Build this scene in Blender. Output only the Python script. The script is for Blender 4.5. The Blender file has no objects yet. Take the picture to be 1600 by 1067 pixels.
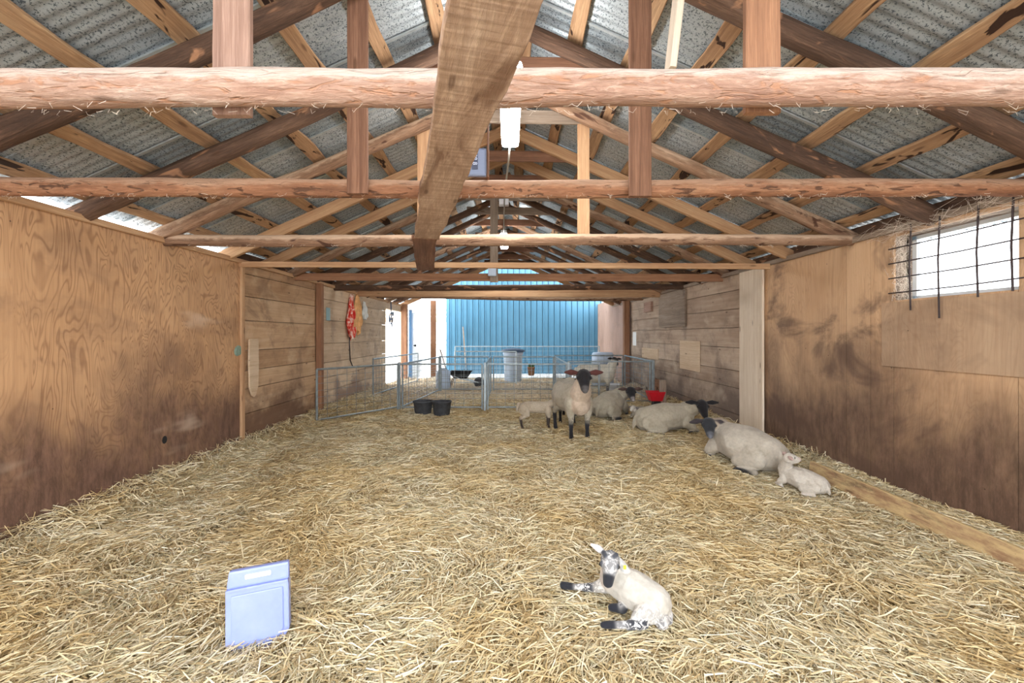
import bpy, bmesh, math, random
import numpy as np
from mathutils import Vector, Matrix, Euler, noise as mnoise

sc = bpy.context.scene
COL = sc.collection
random.seed(7)
rng = np.random.default_rng(11)

# ------------------------------------------------------------------ camera, world, exposure
CAM_H = 1.35
FPX = 680.0
cam_data = bpy.data.cameras.new('camera')
cam = bpy.data.objects.new('camera', cam_data)
COL.objects.link(cam)
cam.location = (0, 0, CAM_H)
cam.rotation_euler = (math.radians(90), 0, 0)
cam_data.sensor_width = 36.0
cam_data.lens = 36.0 * FPX / 1600.0
cam_data.shift_x = 5.0 / 1600.0
cam_data.shift_y = -10.5 / 1600.0
cam_data.clip_start = 0.05
cam_data.clip_end = 200
sc.camera = cam

world = bpy.data.worlds.new('world')
sc.world = world
world.use_nodes = True
wn = world.node_tree
wn.nodes.clear()
wo = wn.nodes.new('ShaderNodeOutputWorld')
wb = wn.nodes.new('ShaderNodeBackground')
wb.inputs['Color'].default_value = (0.93, 0.96, 1.0, 1)
wb.inputs['Strength'].default_value = 3.4
wn.links.new(wb.outputs[0], wo.inputs[0])

sc.view_settings.view_transform = 'Standard'
sc.view_settings.look = 'None'
sc.view_settings.gamma = 1.0
sc.view_settings.use_curve_mapping = False
sc.view_settings.exposure = 1.0
sc.cycles.use_denoising = True
sc.cycles.max_bounces = 8
sc.cycles.diffuse_bounces = 5

# ------------------------------------------------------------------ helpers
def lin(r, g, b):
    def f(c):
        c /= 255.0
        return c / 12.92 if c <= 0.04045 else ((c + 0.055) / 1.055) ** 2.4
    return (f(r), f(g), f(b), 1.0)

class NT:
    """small node-tree builder"""
    def __init__(s, name):
        s.m = bpy.data.materials.new(name)
        s.m.use_nodes = True
        s.t = s.m.node_tree
        s.t.nodes.clear()
        s.out = s.t.nodes.new('ShaderNodeOutputMaterial')
        s.b = s.t.nodes.new('ShaderNodeBsdfPrincipled')
        s.t.links.new(s.b.outputs[0], s.out.inputs[0])
        s.b.inputs['Roughness'].default_value = 0.8
        s.b.inputs['Specular IOR Level'].default_value = 0.3
    def n(s, typ, **kw):
        nd = s.t.nodes.new(typ)
        for k, v in kw.items():
            setattr(nd, k, v)
        return nd
    def put(s, sock, v):
        if isinstance(v, bpy.types.NodeSocket):
            s.t.links.new(v, sock)
        elif v is not None:
            sock.default_value = v
    def math(s, op, a, b=None, c=None, clamp=False):
        nd = s.n('ShaderNodeMath', operation=op, use_clamp=clamp)
        s.put(nd.inputs[0], a); s.put(nd.inputs[1], b)
        if c is not None: s.put(nd.inputs[2], c)
        return nd.outputs[0]
    def mapping(s, vec, scale=(1, 1, 1), loc=(0, 0, 0)):
        nd = s.n('ShaderNodeMapping')
        s.put(nd.inputs['Vector'], vec)
        nd.inputs['Scale'].default_value = scale
        s.put(nd.inputs['Location'], loc)
        return nd.outputs[0]
    def noise(s, vec, scale=1.0, detail=3.0, rough=0.5, dist=0.0):
        nd = s.n('ShaderNodeTexNoise')
        s.put(nd.inputs['Vector'], vec)
        nd.inputs['Scale'].default_value = scale
        nd.inputs['Detail'].default_value = detail
        nd.inputs['Roughness'].default_value = rough
        nd.inputs['Distortion'].default_value = dist
        return nd.outputs['Fac']
    def voronoi(s, vec, scale=1.0, feature='F1', out='Distance'):
        nd = s.n('ShaderNodeTexVoronoi', feature=feature)
        s.put(nd.inputs['Vector'], vec)
        nd.inputs['Scale'].default_value = scale
        return nd.outputs[out]
    def ramp(s, fac, stops, interp='LINEAR'):
        nd = s.n('ShaderNodeValToRGB')
        cr = nd.color_ramp
        cr.interpolation = interp
        while len(cr.elements) < len(stops):
            cr.elements.new(0.5)
        for e, (p, c) in zip(cr.elements, stops):
            e.position = p
            e.color = c if not isinstance(c, (int, float)) else (c, c, c, 1)
        s.put(nd.inputs[0], fac)
        return nd.outputs[0]
    def mix(s, fac, a, b, blend='MIX'):
        nd = s.n('ShaderNodeMix', data_type='RGBA', blend_type=blend)
        s.put(nd.inputs[0], fac); s.put(nd.inputs[6], a); s.put(nd.inputs[7], b)
        return nd.outputs[2]
    def maprange(s, v, a, b, c=0.0, d=1.0, smooth=True):
        nd = s.n('ShaderNodeMapRange')
        nd.interpolation_type = 'SMOOTHSTEP' if smooth else 'LINEAR'
        s.put(nd.inputs[0], v)
        nd.inputs[1].default_value = a; nd.inputs[2].default_value = b
        nd.inputs[3].default_value = c; nd.inputs[4].default_value = d
        return nd.outputs[0]
    def bump(s, h, strength=0.4, dist=0.01):
        nd = s.n('ShaderNodeBump')
        s.put(nd.inputs['Height'], h)
        nd.inputs['Strength'].default_value = strength
        nd.inputs['Distance'].default_value = dist
        s.t.links.new(nd.outputs[0], s.b.inputs['Normal'])
    def color(s, c):
        s.put(s.b.inputs['Base Color'], c)
    def objvec(s, island=True):
        """object coordinates shifted by a random amount per object (and per board)"""
        tc = s.n('ShaderNodeTexCoord')
        oi = s.n('ShaderNodeObjectInfo')
        r = oi.outputs['Random']
        if island:
            g = s.n('ShaderNodeNewGeometry')
            r = s.math('ADD', r, s.math('MULTIPLY', g.outputs['Random Per Island'], 3.7))
        r2 = s.math('MULTIPLY', r, 17.3)
        cx = s.n('ShaderNodeCombineXYZ')
        s.put(cx.inputs[0], r2); s.put(cx.inputs[1], s.math('MULTIPLY', r, 31.1)); s.put(cx.inputs[2], s.math('MULTIPLY', r, 7.7))
        va = s.n('ShaderNodeVectorMath', operation='ADD')
        s.put(va.inputs[0], tc.outputs['Object']); s.put(va.inputs[1], cx.outputs[0])
        return va.outputs[0], r, tc.outputs['Object']

def plain(name, c, rough=0.6, metal=0.0, spec=0.4, var=0.12, vs=6.0, bump=0.0):
    s = NT(name)
    v, r, o = s.objvec(False)
    n = s.noise(v, vs, 5, 0.6)
    s.color(s.mix(s.maprange(n, 0.3, 0.7), tuple(x * (1 - var) for x in c[:3]) + (1,), tuple(min(1, x * (1 + var)) for x in c[:3]) + (1,)))
    s.b.inputs['Roughness'].default_value = rough
    s.b.inputs['Metallic'].default_value = metal
    s.b.inputs['Specular IOR Level'].default_value = spec
    if bump: s.bump(n, bump, 0.01)
    return s.m

def soft(c, k=0.22):
    y = 0.3 * c[0] + 0.59 * c[1] + 0.11 * c[2]
    return tuple(v + (y - v) * k for v in c[:3]) + (1.0,)

def wood(name, light, mid, dark, grain=26.0, stretch=1.2, blotch=None, blotch_at=(0.58, 0.66), blotch_scale=(1.6, 7, 7), saw=0.0,
         dust=None, rough=0.85, bumpv=0.5, contrast=(0.3, 0.72), fuzz=False):
    """boards and logs; the grain runs along local X"""
    s = NT(name)
    light, mid, dark = soft(light), soft(mid), soft(dark)
    if blotch is not None: blotch = soft(blotch)
    v, r, o = s.objvec()
    g = s.noise(s.mapping(v, (stretch, grain, grain)), 1.0, 6, 0.65, 0.3)
    big = s.noise(s.mapping(v, (1.1, 3, 3)), 1.0, 4, 0.6)
    f = s.math('ADD', s.math('MULTIPLY', g, 0.6), s.math('MULTIPLY', big, 0.4))
    c = s.ramp(f, [(contrast[0], dark), (0.5 * (contrast[0] + contrast[1]), mid), (contrast[1], light)])
    fb = s.noise(s.mapping(v, (stretch * 5, grain * 4.5, grain * 4.5)), 1.0, 5, 0.7, 0.8)
    c = s.mix(s.maprange(fb, 0.40, 0.62, 0.42, 0), c, dark)
    c = s.mix(s.maprange(fb, 0.56, 0.72, 0, 0.35), c, light)
    h = s.math('ADD', g, s.math('MULTIPLY', fb, 0.8))
    if blotch is not None:
        bn = s.noise(s.mapping(v, blotch_scale), 1.0, 3, 0.55, 1.0)
        bf = s.maprange(bn, blotch_at[0], blotch_at[1])
        c = s.mix(bf, c, blotch)
        h = s.math('ADD', h, s.math('MULTIPLY', bf, -0.4))
    if saw:
        sn = s.noise(s.mapping(v, (60, 3, 3)), 1.0, 2, 0.5)
        c = s.mix(s.math('MULTIPLY', s.maprange(sn, 0.35, 0.7), saw), c, dark)
        h = s.math('ADD', h, s.math('MULTIPLY', sn, 0.6))
    if dust is not None:
        geo = s.n('ShaderNodeNewGeometry')
        sx = s.n('ShaderNodeSeparateXYZ')
        s.put(sx.inputs[0], geo.outputs['Normal'])
        dn = s.noise(s.mapping(v, (5, 16, 16)), 1.0, 5, 0.7)
        df = s.maprange(s.math('ADD', s.math('MULTIPLY', sx.outputs[2], 0.5), dn), 0.42, 0.72)
        c = s.mix(s.math('MULTIPLY', df, 0.85), c, dust)
        h = s.math('ADD', h, s.math('MULTIPLY', dn, 0.7))
    k = s.voronoi(s.mapping(v, (2.2, 8, 8)), 1.0)          # knots
    c = s.mix(s.maprange(k, 0.13, 0.05, 0, 0.6), c, lin(84, 56, 38))
    s.color(c)
    s.b.inputs['Roughness'].default_value = rough
    s.bump(h, bumpv, 0.012)
    return s.m

M = {}
M['log_pale'] = wood('peeled_log_pale', lin(216, 188, 168), lin(196, 152, 124), lin(146, 98, 74), grain=16, stretch=2.4,
                     blotch=lin(190, 132, 92), blotch_at=(0.54, 0.66), blotch_scale=(7, 30, 30), dust=lin(218, 198, 184), bumpv=1.0)
M['log_orange'] = wood('peeled_log_orange', lin(216, 166, 118), lin(186, 122, 76), lin(124, 78, 48), grain=16, stretch=2.2,
                       blotch=lin(112, 74, 50), blotch_at=(0.56, 0.64), blotch_scale=(9, 30, 30), dust=lin(196, 158, 130), bumpv=1.0)
M['log_mid'] = wood('weathered_log', lin(206, 168, 132), lin(168, 124, 88), lin(104, 74, 52), grain=16, stretch=1.4,
                    blotch=lin(96, 60, 40), blotch_scale=(4, 10, 10), dust=lin(214, 184, 156), bumpv=0.9)
M['log_dark'] = wood('dark_bark_log', lin(158, 118, 88), lin(112, 80, 58), lin(62, 44, 34), grain=18, stretch=1.3,
                     blotch=lin(186, 128, 82), blotch_at=(0.60, 0.68), blotch_scale=(3, 8, 8), bumpv=1.0)
M['pine'] = wood('new_pine_lumber', lin(226, 184, 132), lin(206, 158, 104), lin(166, 112, 66), grain=30, stretch=0.8, bumpv=0.25)
M['brown_plank'] = wood('reddish_brown_plank', lin(178, 126, 90), lin(146, 98, 66), lin(98, 62, 42), grain=34, stretch=0.9, bumpv=0.35)
M['pink_plank'] = wood('pinkish_brown_plank', lin(206, 170, 148), lin(180, 138, 114), lin(134, 96, 76), grain=34, stretch=0.9, bumpv=0.35)
M['purlin'] = wood('live_edge_purlin_board', lin(220, 180, 126), lin(190, 144, 94), lin(132, 92, 58), grain=20, stretch=1.0,
                   blotch=lin(62, 38, 24), blotch_at=(0.585, 0.62), blotch_scale=(2.6, 9, 9), bumpv=0.5)
M['saw_plank'] = wood('rough_sawn_plank', lin(232, 202, 174), lin(208, 170, 138), lin(150, 114, 88), grain=9, stretch=1.1,
                      blotch=lin(140, 102, 74), blotch_at=(0.52, 0.66), blotch_scale=(1.6, 6, 6), saw=0.55, bumpv=0.6)
M['grey_plank'] = wood('grey_weathered_plank', lin(196, 176, 154), lin(164, 142, 120), lin(112, 92, 74), grain=24, stretch=0.8, bumpv=0.5)
M['white_plank'] = wood('whitewashed_plank', lin(246, 232, 210), lin(236, 216, 188), lin(208, 180, 146), grain=24, stretch=0.7, bumpv=0.3)
M['cream_wood'] = wood('pale_cream_board', lin(236, 212, 178), lin(224, 194, 154), lin(196, 158, 114), grain=24, stretch=0.7, bumpv=0.25)
M['kick'] = wood('straw_stained_board', lin(206, 166, 116), lin(180, 136, 88), lin(136, 96, 62), grain=16, stretch=1.2, blotch=lin(140, 112, 74), blotch_scale=(3, 8, 8), dust=lin(216, 190, 140), bumpv=0.5)
M['post_brown'] = wood('orange_brown_post', lin(200, 146, 96), lin(172, 116, 72), lin(120, 78, 50), grain=26, stretch=0.8, bumpv=0.4)

def plywood(name, light, mid, dark, dirt, dirt_amt=0.9, swirl=0.55, top=1.15, pale=None, rub=0.35):
    """sheet plywood: local X runs along the wall, Z up; the rotary-cut figure stands upright"""
    s = NT(name)
    v, r, o = s.objvec()
    n1 = s.noise(s.mapping(v, (3.6, 1.0, 0.85)), 1.0, 2.2, 0.5, 1.3)
    saw = s.math('PINGPONG', s.math('MULTIPLY', n1, 44.0), 1.0)
    lines = s.maprange(saw, 0.0, 0.55, 1, 0)
    patch = s.maprange(s.noise(s.mapping(v, (1.3, 1, 0.6)), 1.0, 3, 0.5), 0.30, 0.50)
    fine = s.noise(s.mapping(v, (70, 10, 2.2)), 1.0, 4, 0.6)
    big = s.noise(s.mapping(v, (0.9, 1, 0.5)), 1.0, 4, 0.6)
    c = s.ramp(s.math('ADD', s.math('MULTIPLY', fine, 0.45), s.math('MULTIPLY', big, 0.55)), [(0.32, mid), (0.66, light)])
    c = s.mix(s.math('MULTIPLY', s.math('MULTIPLY', lines, patch), swirl), c, dark)
    # grime rubbed on by the flock: lower part of the sheets, in blotches
    sx = s.n('ShaderNodeSeparateXYZ'); s.put(sx.inputs[0], o)
    d1 = s.noise(s.mapping(o, (0.8, 1, 0.7), (3.3, 0, 1.2)), 1.0, 5, 0.62, 0.3)
    d2 = s.noise(s.mapping(o, (6, 1, 2.0)), 1.0, 6, 0.7)
    hgt = s.math('ADD', sx.outputs[2], s.math('MULTIPLY', s.math('SUBTRACT', d1, 0.5), 2.6))
    hgt = s.math('ADD', hgt, s.math('MULTIPLY', s.math('SUBTRACT', d2, 0.5), 0.7))
    df = s.maprange(hgt, top, 0.15, 0, dirt_amt)
    dk = s.noise(s.mapping(o, (18, 1, 5.0)), 1.0, 6, 0.75)
    c = s.mix(df, c, s.mix(s.maprange(dk, 0.35, 0.7), tuple(x * 0.62 for x in dirt[:3]) + (1,), tuple(x * 1.5 for x in dirt[:3]) + (1,)))
    # rub marks at shoulder height, larger shapes
    rm = s.noise(s.mapping(o, (1.1, 1, 1.6), (7.7, 0, 3.1)), 1.0, 5, 0.62, 0.6)
    c = s.mix(s.maprange(rm, 0.50, 0.64, 0, rub), c, dirt)
    if pale is not None:
        pn = s.noise(s.mapping(o, (0.9, 1, 3.0), (1.7, 0, 4.1)), 1.0, 3, 0.5)
        c = s.mix(s.maprange(pn, 0.62, 0.76, 0, 0.5), c, pale)
    sp = s.voronoi(s.mapping(v, (5, 1, 5)), 1.0)
    c = s.mix(s.maprange(sp, 0.035, 0.02, 0, 0.8), c, lin(60, 40, 30))
    s.color(c)
    s.b.inputs['Roughness'].default_value = 0.62
    s.bump(fine, 0.15, 0.005)
    return s.m

M['ply_left'] = plywood('orange_plywood', lin(214, 172, 130), lin(188, 145, 105), lin(132, 92, 64), lin(106, 80, 68), 0.95, 0.55, 1.35, pale=lin(226, 202, 178), rub=0.3)
M['ply_right'] = plywood('brown_plywood', lin(218, 182, 144), lin(194, 154, 116), lin(150, 110, 80), lin(94, 72, 60), 0.95, 0.25, 1.75, rub=0.75)
M['ply_patch'] = plywood('dull_patch_plywood', lin(196, 168, 138), lin(172, 138, 108), lin(128, 92, 66), lin(116, 92, 76), 0.6, 0.2, 1.9)
M['ply_grey'] = plywood('grey_pink_plywood', lin(190, 158, 140), lin(160, 128, 110), lin(150, 116, 94), lin(136, 112, 98), 0.6, 0.2, 0.9)

def boardwall(name, light, mid, dark, dirt, top=0.9):
    s = NT(name)
    v, r, o = s.objvec()
    g = s.noise(s.mapping(v, (1.0, 22, 22)), 1.0, 6, 0.65, 0.4)
    big = s.noise(s.mapping(v, (1.4, 3, 3)), 1.0, 4, 0.6)
    c = s.ramp(s.math('ADD', s.math('MULTIPLY', g, 0.5), s.math('MULTIPLY', big, 0.5)), [(0.3, dark), (0.5, mid), (0.7, light)])
    geo = s.n('ShaderNodeNewGeometry')
    rr = geo.outputs['Random Per Island']
    c = s.mix(0.3, c, s.ramp(rr, [(0.0, dark), (0.5, mid), (1.0, light)]))
    sx = s.n('ShaderNodeSeparateXYZ'); s.put(sx.inputs[0], o)
    d1 = s.noise(s.mapping(o, (1.2, 1, 1.4)), 1.0, 5, 0.65)
    df = s.maprange(s.math('ADD', sx.outputs[2], s.math('MULTIPLY', s.math('SUBTRACT', d1, 0.5), 2.2)), top, 0.1, 0, 0.85)
    c = s.mix(df, c, dirt)
    k = s.voronoi(s.mapping(v, (2.6, 6, 6)), 1.0)
    c = s.mix(s.maprange(k, 0.11, 0.04, 0, 0.65), c, lin(72, 52, 40))
    st = s.noise(s.mapping(o, (2.2, 1, 2.0), (5.1, 0, 2.2)), 1.0, 5, 0.7, 0.5)
    c = s.mix(s.maprange(st, 0.50, 0.66, 0, 0.45), c, dirt)
    st2 = s.noise(s.mapping(o, (1.3, 1, 1.5), (1.1, 0, 8.2)), 1.0, 4, 0.6, 0.5)
    c = s.mix(s.maprange(st2, 0.54, 0.70, 0, 0.5), c, light)
    s.color(c)
    s.b.inputs['Roughness'].default_value = 0.8
    s.bump(g, 0.5, 0.01)
    return s.m
M['boards_left'] = boardwall('wall_boards_warm', lin(222, 194, 160), lin(192, 156, 120), lin(142, 110, 82), lin(104, 76, 60), 0.75)
M['boards_far'] = boardwall('wall_boards_pale', lin(236, 216, 188), lin(210, 184, 154), lin(164, 138, 112), lin(140, 116, 104), 0.6)
M['boards_right'] = boardwall('wall_boards_grey', lin(214, 196, 174), lin(184, 160, 138), lin(136, 114, 96), lin(104, 88, 80), 1.1)

def galv_roof():
    s = NT('spangled_galvanised_sheet')
    tc = s.n('ShaderNodeTexCoord')
    o = tc.outputs['Object']
    v1 = s.noise(s.mapping(o, (1, 1, 1)), 75, 3, 0.75)
    v2 = s.noise(s.mapping(o, (1, 1, 1)), 1.5, 4, 0.6)
    g = s.n('ShaderNodeNewGeometry')
    base = s.ramp(g.outputs['Random Per Island'], [(0, lin(150, 162, 170)), (0.5, lin(172, 182, 188)), (1, lin(192, 200, 204))])
    c = s.mix(s.maprange(v1, 0.53, 0.60, 0, 0.85), base, lin(60, 72, 82))
    c = s.mix(s.maprange(v2, 0.5, 0.72, 0, 0.45), c, lin(96, 110, 120))
    s.color(c)
    s.b.inputs['Metallic'].default_value = 0.4
    s.put(s.b.inputs['Roughness'], s.maprange(v1, 0.4, 0.7, 0.34, 0.6))
    s.bump(v1, 0.1, 0.003)
    return s.m
M['galv'] = galv_roof()
M['galv_seam'] = plain('bright_galvanised_rib', lin(196, 204, 206), 0.35, 0.6, 0.5, 0.1, 20)
M['fence_metal'] = plain('galvanised_tube', lin(150, 160, 164), 0.42, 0.55, 0.5, 0.2, 12)
M['wire'] = plain('galvanised_wire', lin(134, 142, 146), 0.45, 0.5, 0.5, 0.1, 20)
M['dark_wire'] = plain('rusty_dark_wire', lin(66, 56, 56), 0.6, 0.4, 0.4, 0.2, 30)
M['pale_metal'] = plain('pale_galvanised_rail', lin(206, 220, 228), 0.4, 0.3, 0.5, 0.08, 12)
M['blue_steel'] = plain('blue_painted_steel', lin(84, 136, 164), 0.38, 0.1, 0.5, 0.08, 1.2)
M['rubber'] = plain('grey_black_rubber', lin(72, 74, 78), 0.7, 0, 0.3, 0.2, 15, 0.2)
M['red_plastic'] = plain('red_plastic', lin(206, 22, 40), 0.4, 0, 0.5, 0.1, 5)
M['white_plastic'] = plain('white_plastic', lin(232, 234, 238), 0.4, 0, 0.5, 0.04, 5)
M['bluewhite_plastic'] = plain('blue_white_plastic', lin(196, 214, 236), 0.45, 0, 0.5, 0.06, 5)
M['black_plastic'] = plain('black_plastic', lin(30, 32, 36), 0.5, 0, 0.4, 0.1, 5)
M['slate_plastic'] = plain('slate_grey_plastic', lin(112, 120, 142), 0.35, 0.2, 0.5, 0.12, 3)
M['navy_plastic'] = plain('navy_display', lin(34, 40, 70), 0.25, 0, 0.5, 0.05, 3)
M['lettering'] = plain('pale_lettering', lin(206, 212, 232), 0.5, 0, 0.4, 0.0, 3)
M['paper'] = plain('white_paper', lin(236, 238, 236), 0.8, 0, 0.3, 0.04, 5)
M['blue_paper'] = plain('pale_blue_card', lin(158, 190, 196), 0.7, 0, 0.3, 0.06, 5)
M['green_rag'] = plain('grey_green_pad', lin(128, 150, 136), 0.8, 0, 0.3, 0.15, 20, 0.3)
M['terracotta'] = plain('brown_hanging_pot', lin(164, 124, 92), 0.8, 0, 0.3, 0.12, 8)
M['leaf'] = plain('green_leaf', lin(74, 110, 70), 0.6, 0, 0.4, 0.25, 20)
M['white_paint'] = plain('white_painted_door', lin(232, 238, 242), 0.45, 0, 0.5, 0.03, 2)
M['blue_paint'] = plain('blue_painted_trim', lin(86, 136, 184), 0.45, 0, 0.5, 0.08, 2)
M['lid_dark'] = plain('dark_blue_lid', lin(70, 92, 120), 0.5, 0, 0.4, 0.1, 5)
M['mat_cable'] = plain('grey_cable', lin(176, 172, 164), 0.6, 0, 0.4, 0.05, 5)
M['eye'] = plain('glossy_dark_eye', lin(18, 14, 12), 0.12, 0, 0.6, 0.0, 5)
M['yellow_tag'] = plain('yellow_tag_plastic', lin(240, 226, 60), 0.45, 0, 0.5, 0.02, 5)
M['snow'] = plain('pale_trodden_yard', lin(226, 224, 220), 0.9, 0, 0.2, 0.06, 0.8)
M['rag_red'] = plain('red_halter_strap', lin(196, 52, 44), 0.75, 0, 0.3, 0.2, 14)

def emis(name, c, st):
    s = NT(name)
    s.color(c)
    s.put(s.b.inputs['Emission Color'], c)
    s.b.inputs['Emission Strength'].default_value = st
    return s.m
M['lamp'] = emis('lit_diffuser', (1, 0.98, 0.95, 1), 34.0)

def glassmat():
    s = NT('clear_window_glass')
    s.b.inputs['Base Color'].default_value = (0.97, 0.99, 1, 1)
    s.b.inputs['Roughness'].default_value = 0.02
    s.b.inputs['Transmission Weight'].default_value = 1.0
    s.b.inputs['IOR'].default_value = 1.02
    return s.m
M['glass'] = glassmat()

def jug_mat():
    s = NT('translucent_lilac_blue_plastic')
    v, r, o = s.objvec(False)
    n = s.noise(v, 9, 4, 0.6)
    s.color(s.mix(n, lin(128, 144, 206), lin(164, 176, 232)))
    s.b.inputs['Roughness'].default_value = 0.33
    s.b.inputs['Subsurface Weight'].default_value = 0.3
    s.b.inputs['Subsurface Radius'].default_value = (0.02, 0.02, 0.04)
    s.b.inputs['Specular IOR Level'].default_value = 0.5
    return s.m
M['jug'] = jug_mat()

def cloth_mat():
    s = NT('red_and_white_flannel')
    v, r, o = s.objvec(False)
    n = s.noise(s.mapping(v, (6, 6, 5)), 1.6, 3, 0.6, 0.6)
    s.color(s.ramp(n, [(0.40, lin(206, 44, 40)), (0.5, lin(228, 110, 90)), (0.60, lin(246, 226, 214))]))
    s.b.inputs['Roughness'].default_value = 0.9
    return s.m
M['rag'] = cloth_mat()
M['rag_orange'] = plain('orange_cream_cloth', lin(238, 184, 128), 0.9, 0, 0.2, 0.2, 10)

def straw_mat():
    s = NT('loose_straw')
    g = s.n('ShaderNodeNewGeometry')
    tc = s.n('ShaderNodeTexCoord')
    o = tc.outputs['Object']
    r = g.outputs['Random Per Island']
    a = s.ramp(r, [(0.0, lin(156, 134, 98)), (0.16, lin(196, 174, 130)), (0.36, lin(220, 202, 160)), (0.58, lin(232, 220, 186)), (0.80, lin(244, 236, 212)), (0.93, lin(200, 192, 156)), (1.0, lin(150, 142, 108))])
    b = s.ramp(r, [(0.0, lin(144, 116, 74)), (0.25, lin(194, 164, 108)), (0.6, lin(222, 196, 142)), (1.0, lin(240, 224, 180))])
    n = s.noise(s.mapping(o, (0.9, 0.9, 0)), 1.0, 5, 0.65)
    c = s.mix(s.maprange(n, 0.42, 0.62, 0, 0.8), a, b)
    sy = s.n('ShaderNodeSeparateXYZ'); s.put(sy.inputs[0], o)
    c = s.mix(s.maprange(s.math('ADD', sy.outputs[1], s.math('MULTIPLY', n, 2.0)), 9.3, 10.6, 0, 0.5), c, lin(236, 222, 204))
    s.color(c)
    s.b.inputs['Roughness'].default_value = 0.6
    s.b.inputs['Specular IOR Level'].default_value = 0.35
    return s.m
M['straw'] = straw_mat()

def straw_base():
    s = NT('straw_litter_floor')
    tc = s.n('ShaderNodeTexCoord')
    o = tc.outputs['Object']
    n = s.noise(s.mapping(o, (1, 1, 1)), 60, 6, 0.8, 1.5)
    n2 = s.noise(o, 1.2, 4, 0.6)
    c = s.ramp(n, [(0.3, lin(132, 108, 72)), (0.5, lin(194, 168, 118)), (0.66, lin(228, 208, 160))])
    c = s.mix(s.maprange(n2, 0.55, 0.75, 0, 0.5), c, lin(130, 98, 58))
    s.color(c)
    s.bump(n, 1.0, 0.02)
    return s.m
M['strawbase'] = straw_base()

def wool_mat():
    s = NT('fleece_and_hair')
    at = s.n('ShaderNodeAttribute', attribute_name='coat')
    tc = s.n('ShaderNodeTexCoord')
    o = tc.outputs['Object']
    n = s.noise(o, 34, 4, 0.6)
    sp = s.noise(s.mapping(o, (1, 1, 1)), 42, 2, 0.6, 1.2)
    big = s.noise(o, 5, 3, 0.6)
    c = s.mix(s.maprange(big, 0.45, 0.7, 0, 0.28), at.outputs['Color'], lin(150, 134, 98), 'MULTIPLY')
    c = s.mix(s.maprange(n, 0.35, 0.65, 0.14, 0), c, (0.0, 0.0, 0.0, 1))
    spf = s.math('MULTIPLY', s.maprange(sp, 0.47, 0.53), at.outputs['Alpha'])
    c = s.mix(spf, c, lin(34, 38, 48))
    s.color(c)
    s.b.inputs['Roughness'].default_value = 0.88
    s.b.inputs['Sheen Weight'].default_value = 0.15
    fine = s.noise(o, 170, 3, 0.7)
    s.bump(s.math('ADD', s.math('MULTIPLY', fine, 0.5), n), 0.35, 0.008)
    return s.m
M['wool'] = wool_mat()
M['web'] = plain('dusty_cobweb', lin(226, 212, 196), 0.9, 0, 0.2, 0.05, 5)

# ---- mesh building
def mesh_from(name, verts, faces, mat=None, smooth=False):
    me = bpy.data.meshes.new(name)
    me.from_pydata([tuple(v) for v in verts], [], faces)
    me.update()
    if mat is not None:
        me.materials.append(mat)
    if smooth:
        me.polygons.foreach_set('use_smooth', [True] * len(me.polygons))
    return me

def link(name, me, parent=None, mw=None):
    o = bpy.data.objects.new(name, me)
    COL.objects.link(o)
    if parent is not None:
        o.parent = parent
        o.matrix_parent_inverse = Matrix.Identity(4)
        pm = PM.get(parent.name, Matrix.Identity(4))
        o.matrix_basis = pm.inverted() @ (mw if mw is not None else Matrix.Identity(4))
        PM[o.name] = mw if mw is not None else Matrix.Identity(4)
    else:
        if mw is not None:
            o.matrix_basis = mw
        PM[o.name] = mw.copy() if mw is not None else Matrix.Identity(4)
    return o
PM = {}   # world matrices, so nothing waits for a depsgraph update

def empty(name, loc=(0, 0, 0)):
    o = bpy.data.objects.new(name, None)
    COL.objects.link(o)
    o.empty_display_size = 0.1
    o.location = loc
    PM[o.name] = Matrix.Translation(Vector(loc))
    return o

def tag(o, label=None, cat=None, group=None, kind=None):
    if label: o['label'] = label
    if cat: o['category'] = cat
    if group: o['group'] = group
    if kind: o['kind'] = kind
    return o

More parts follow.
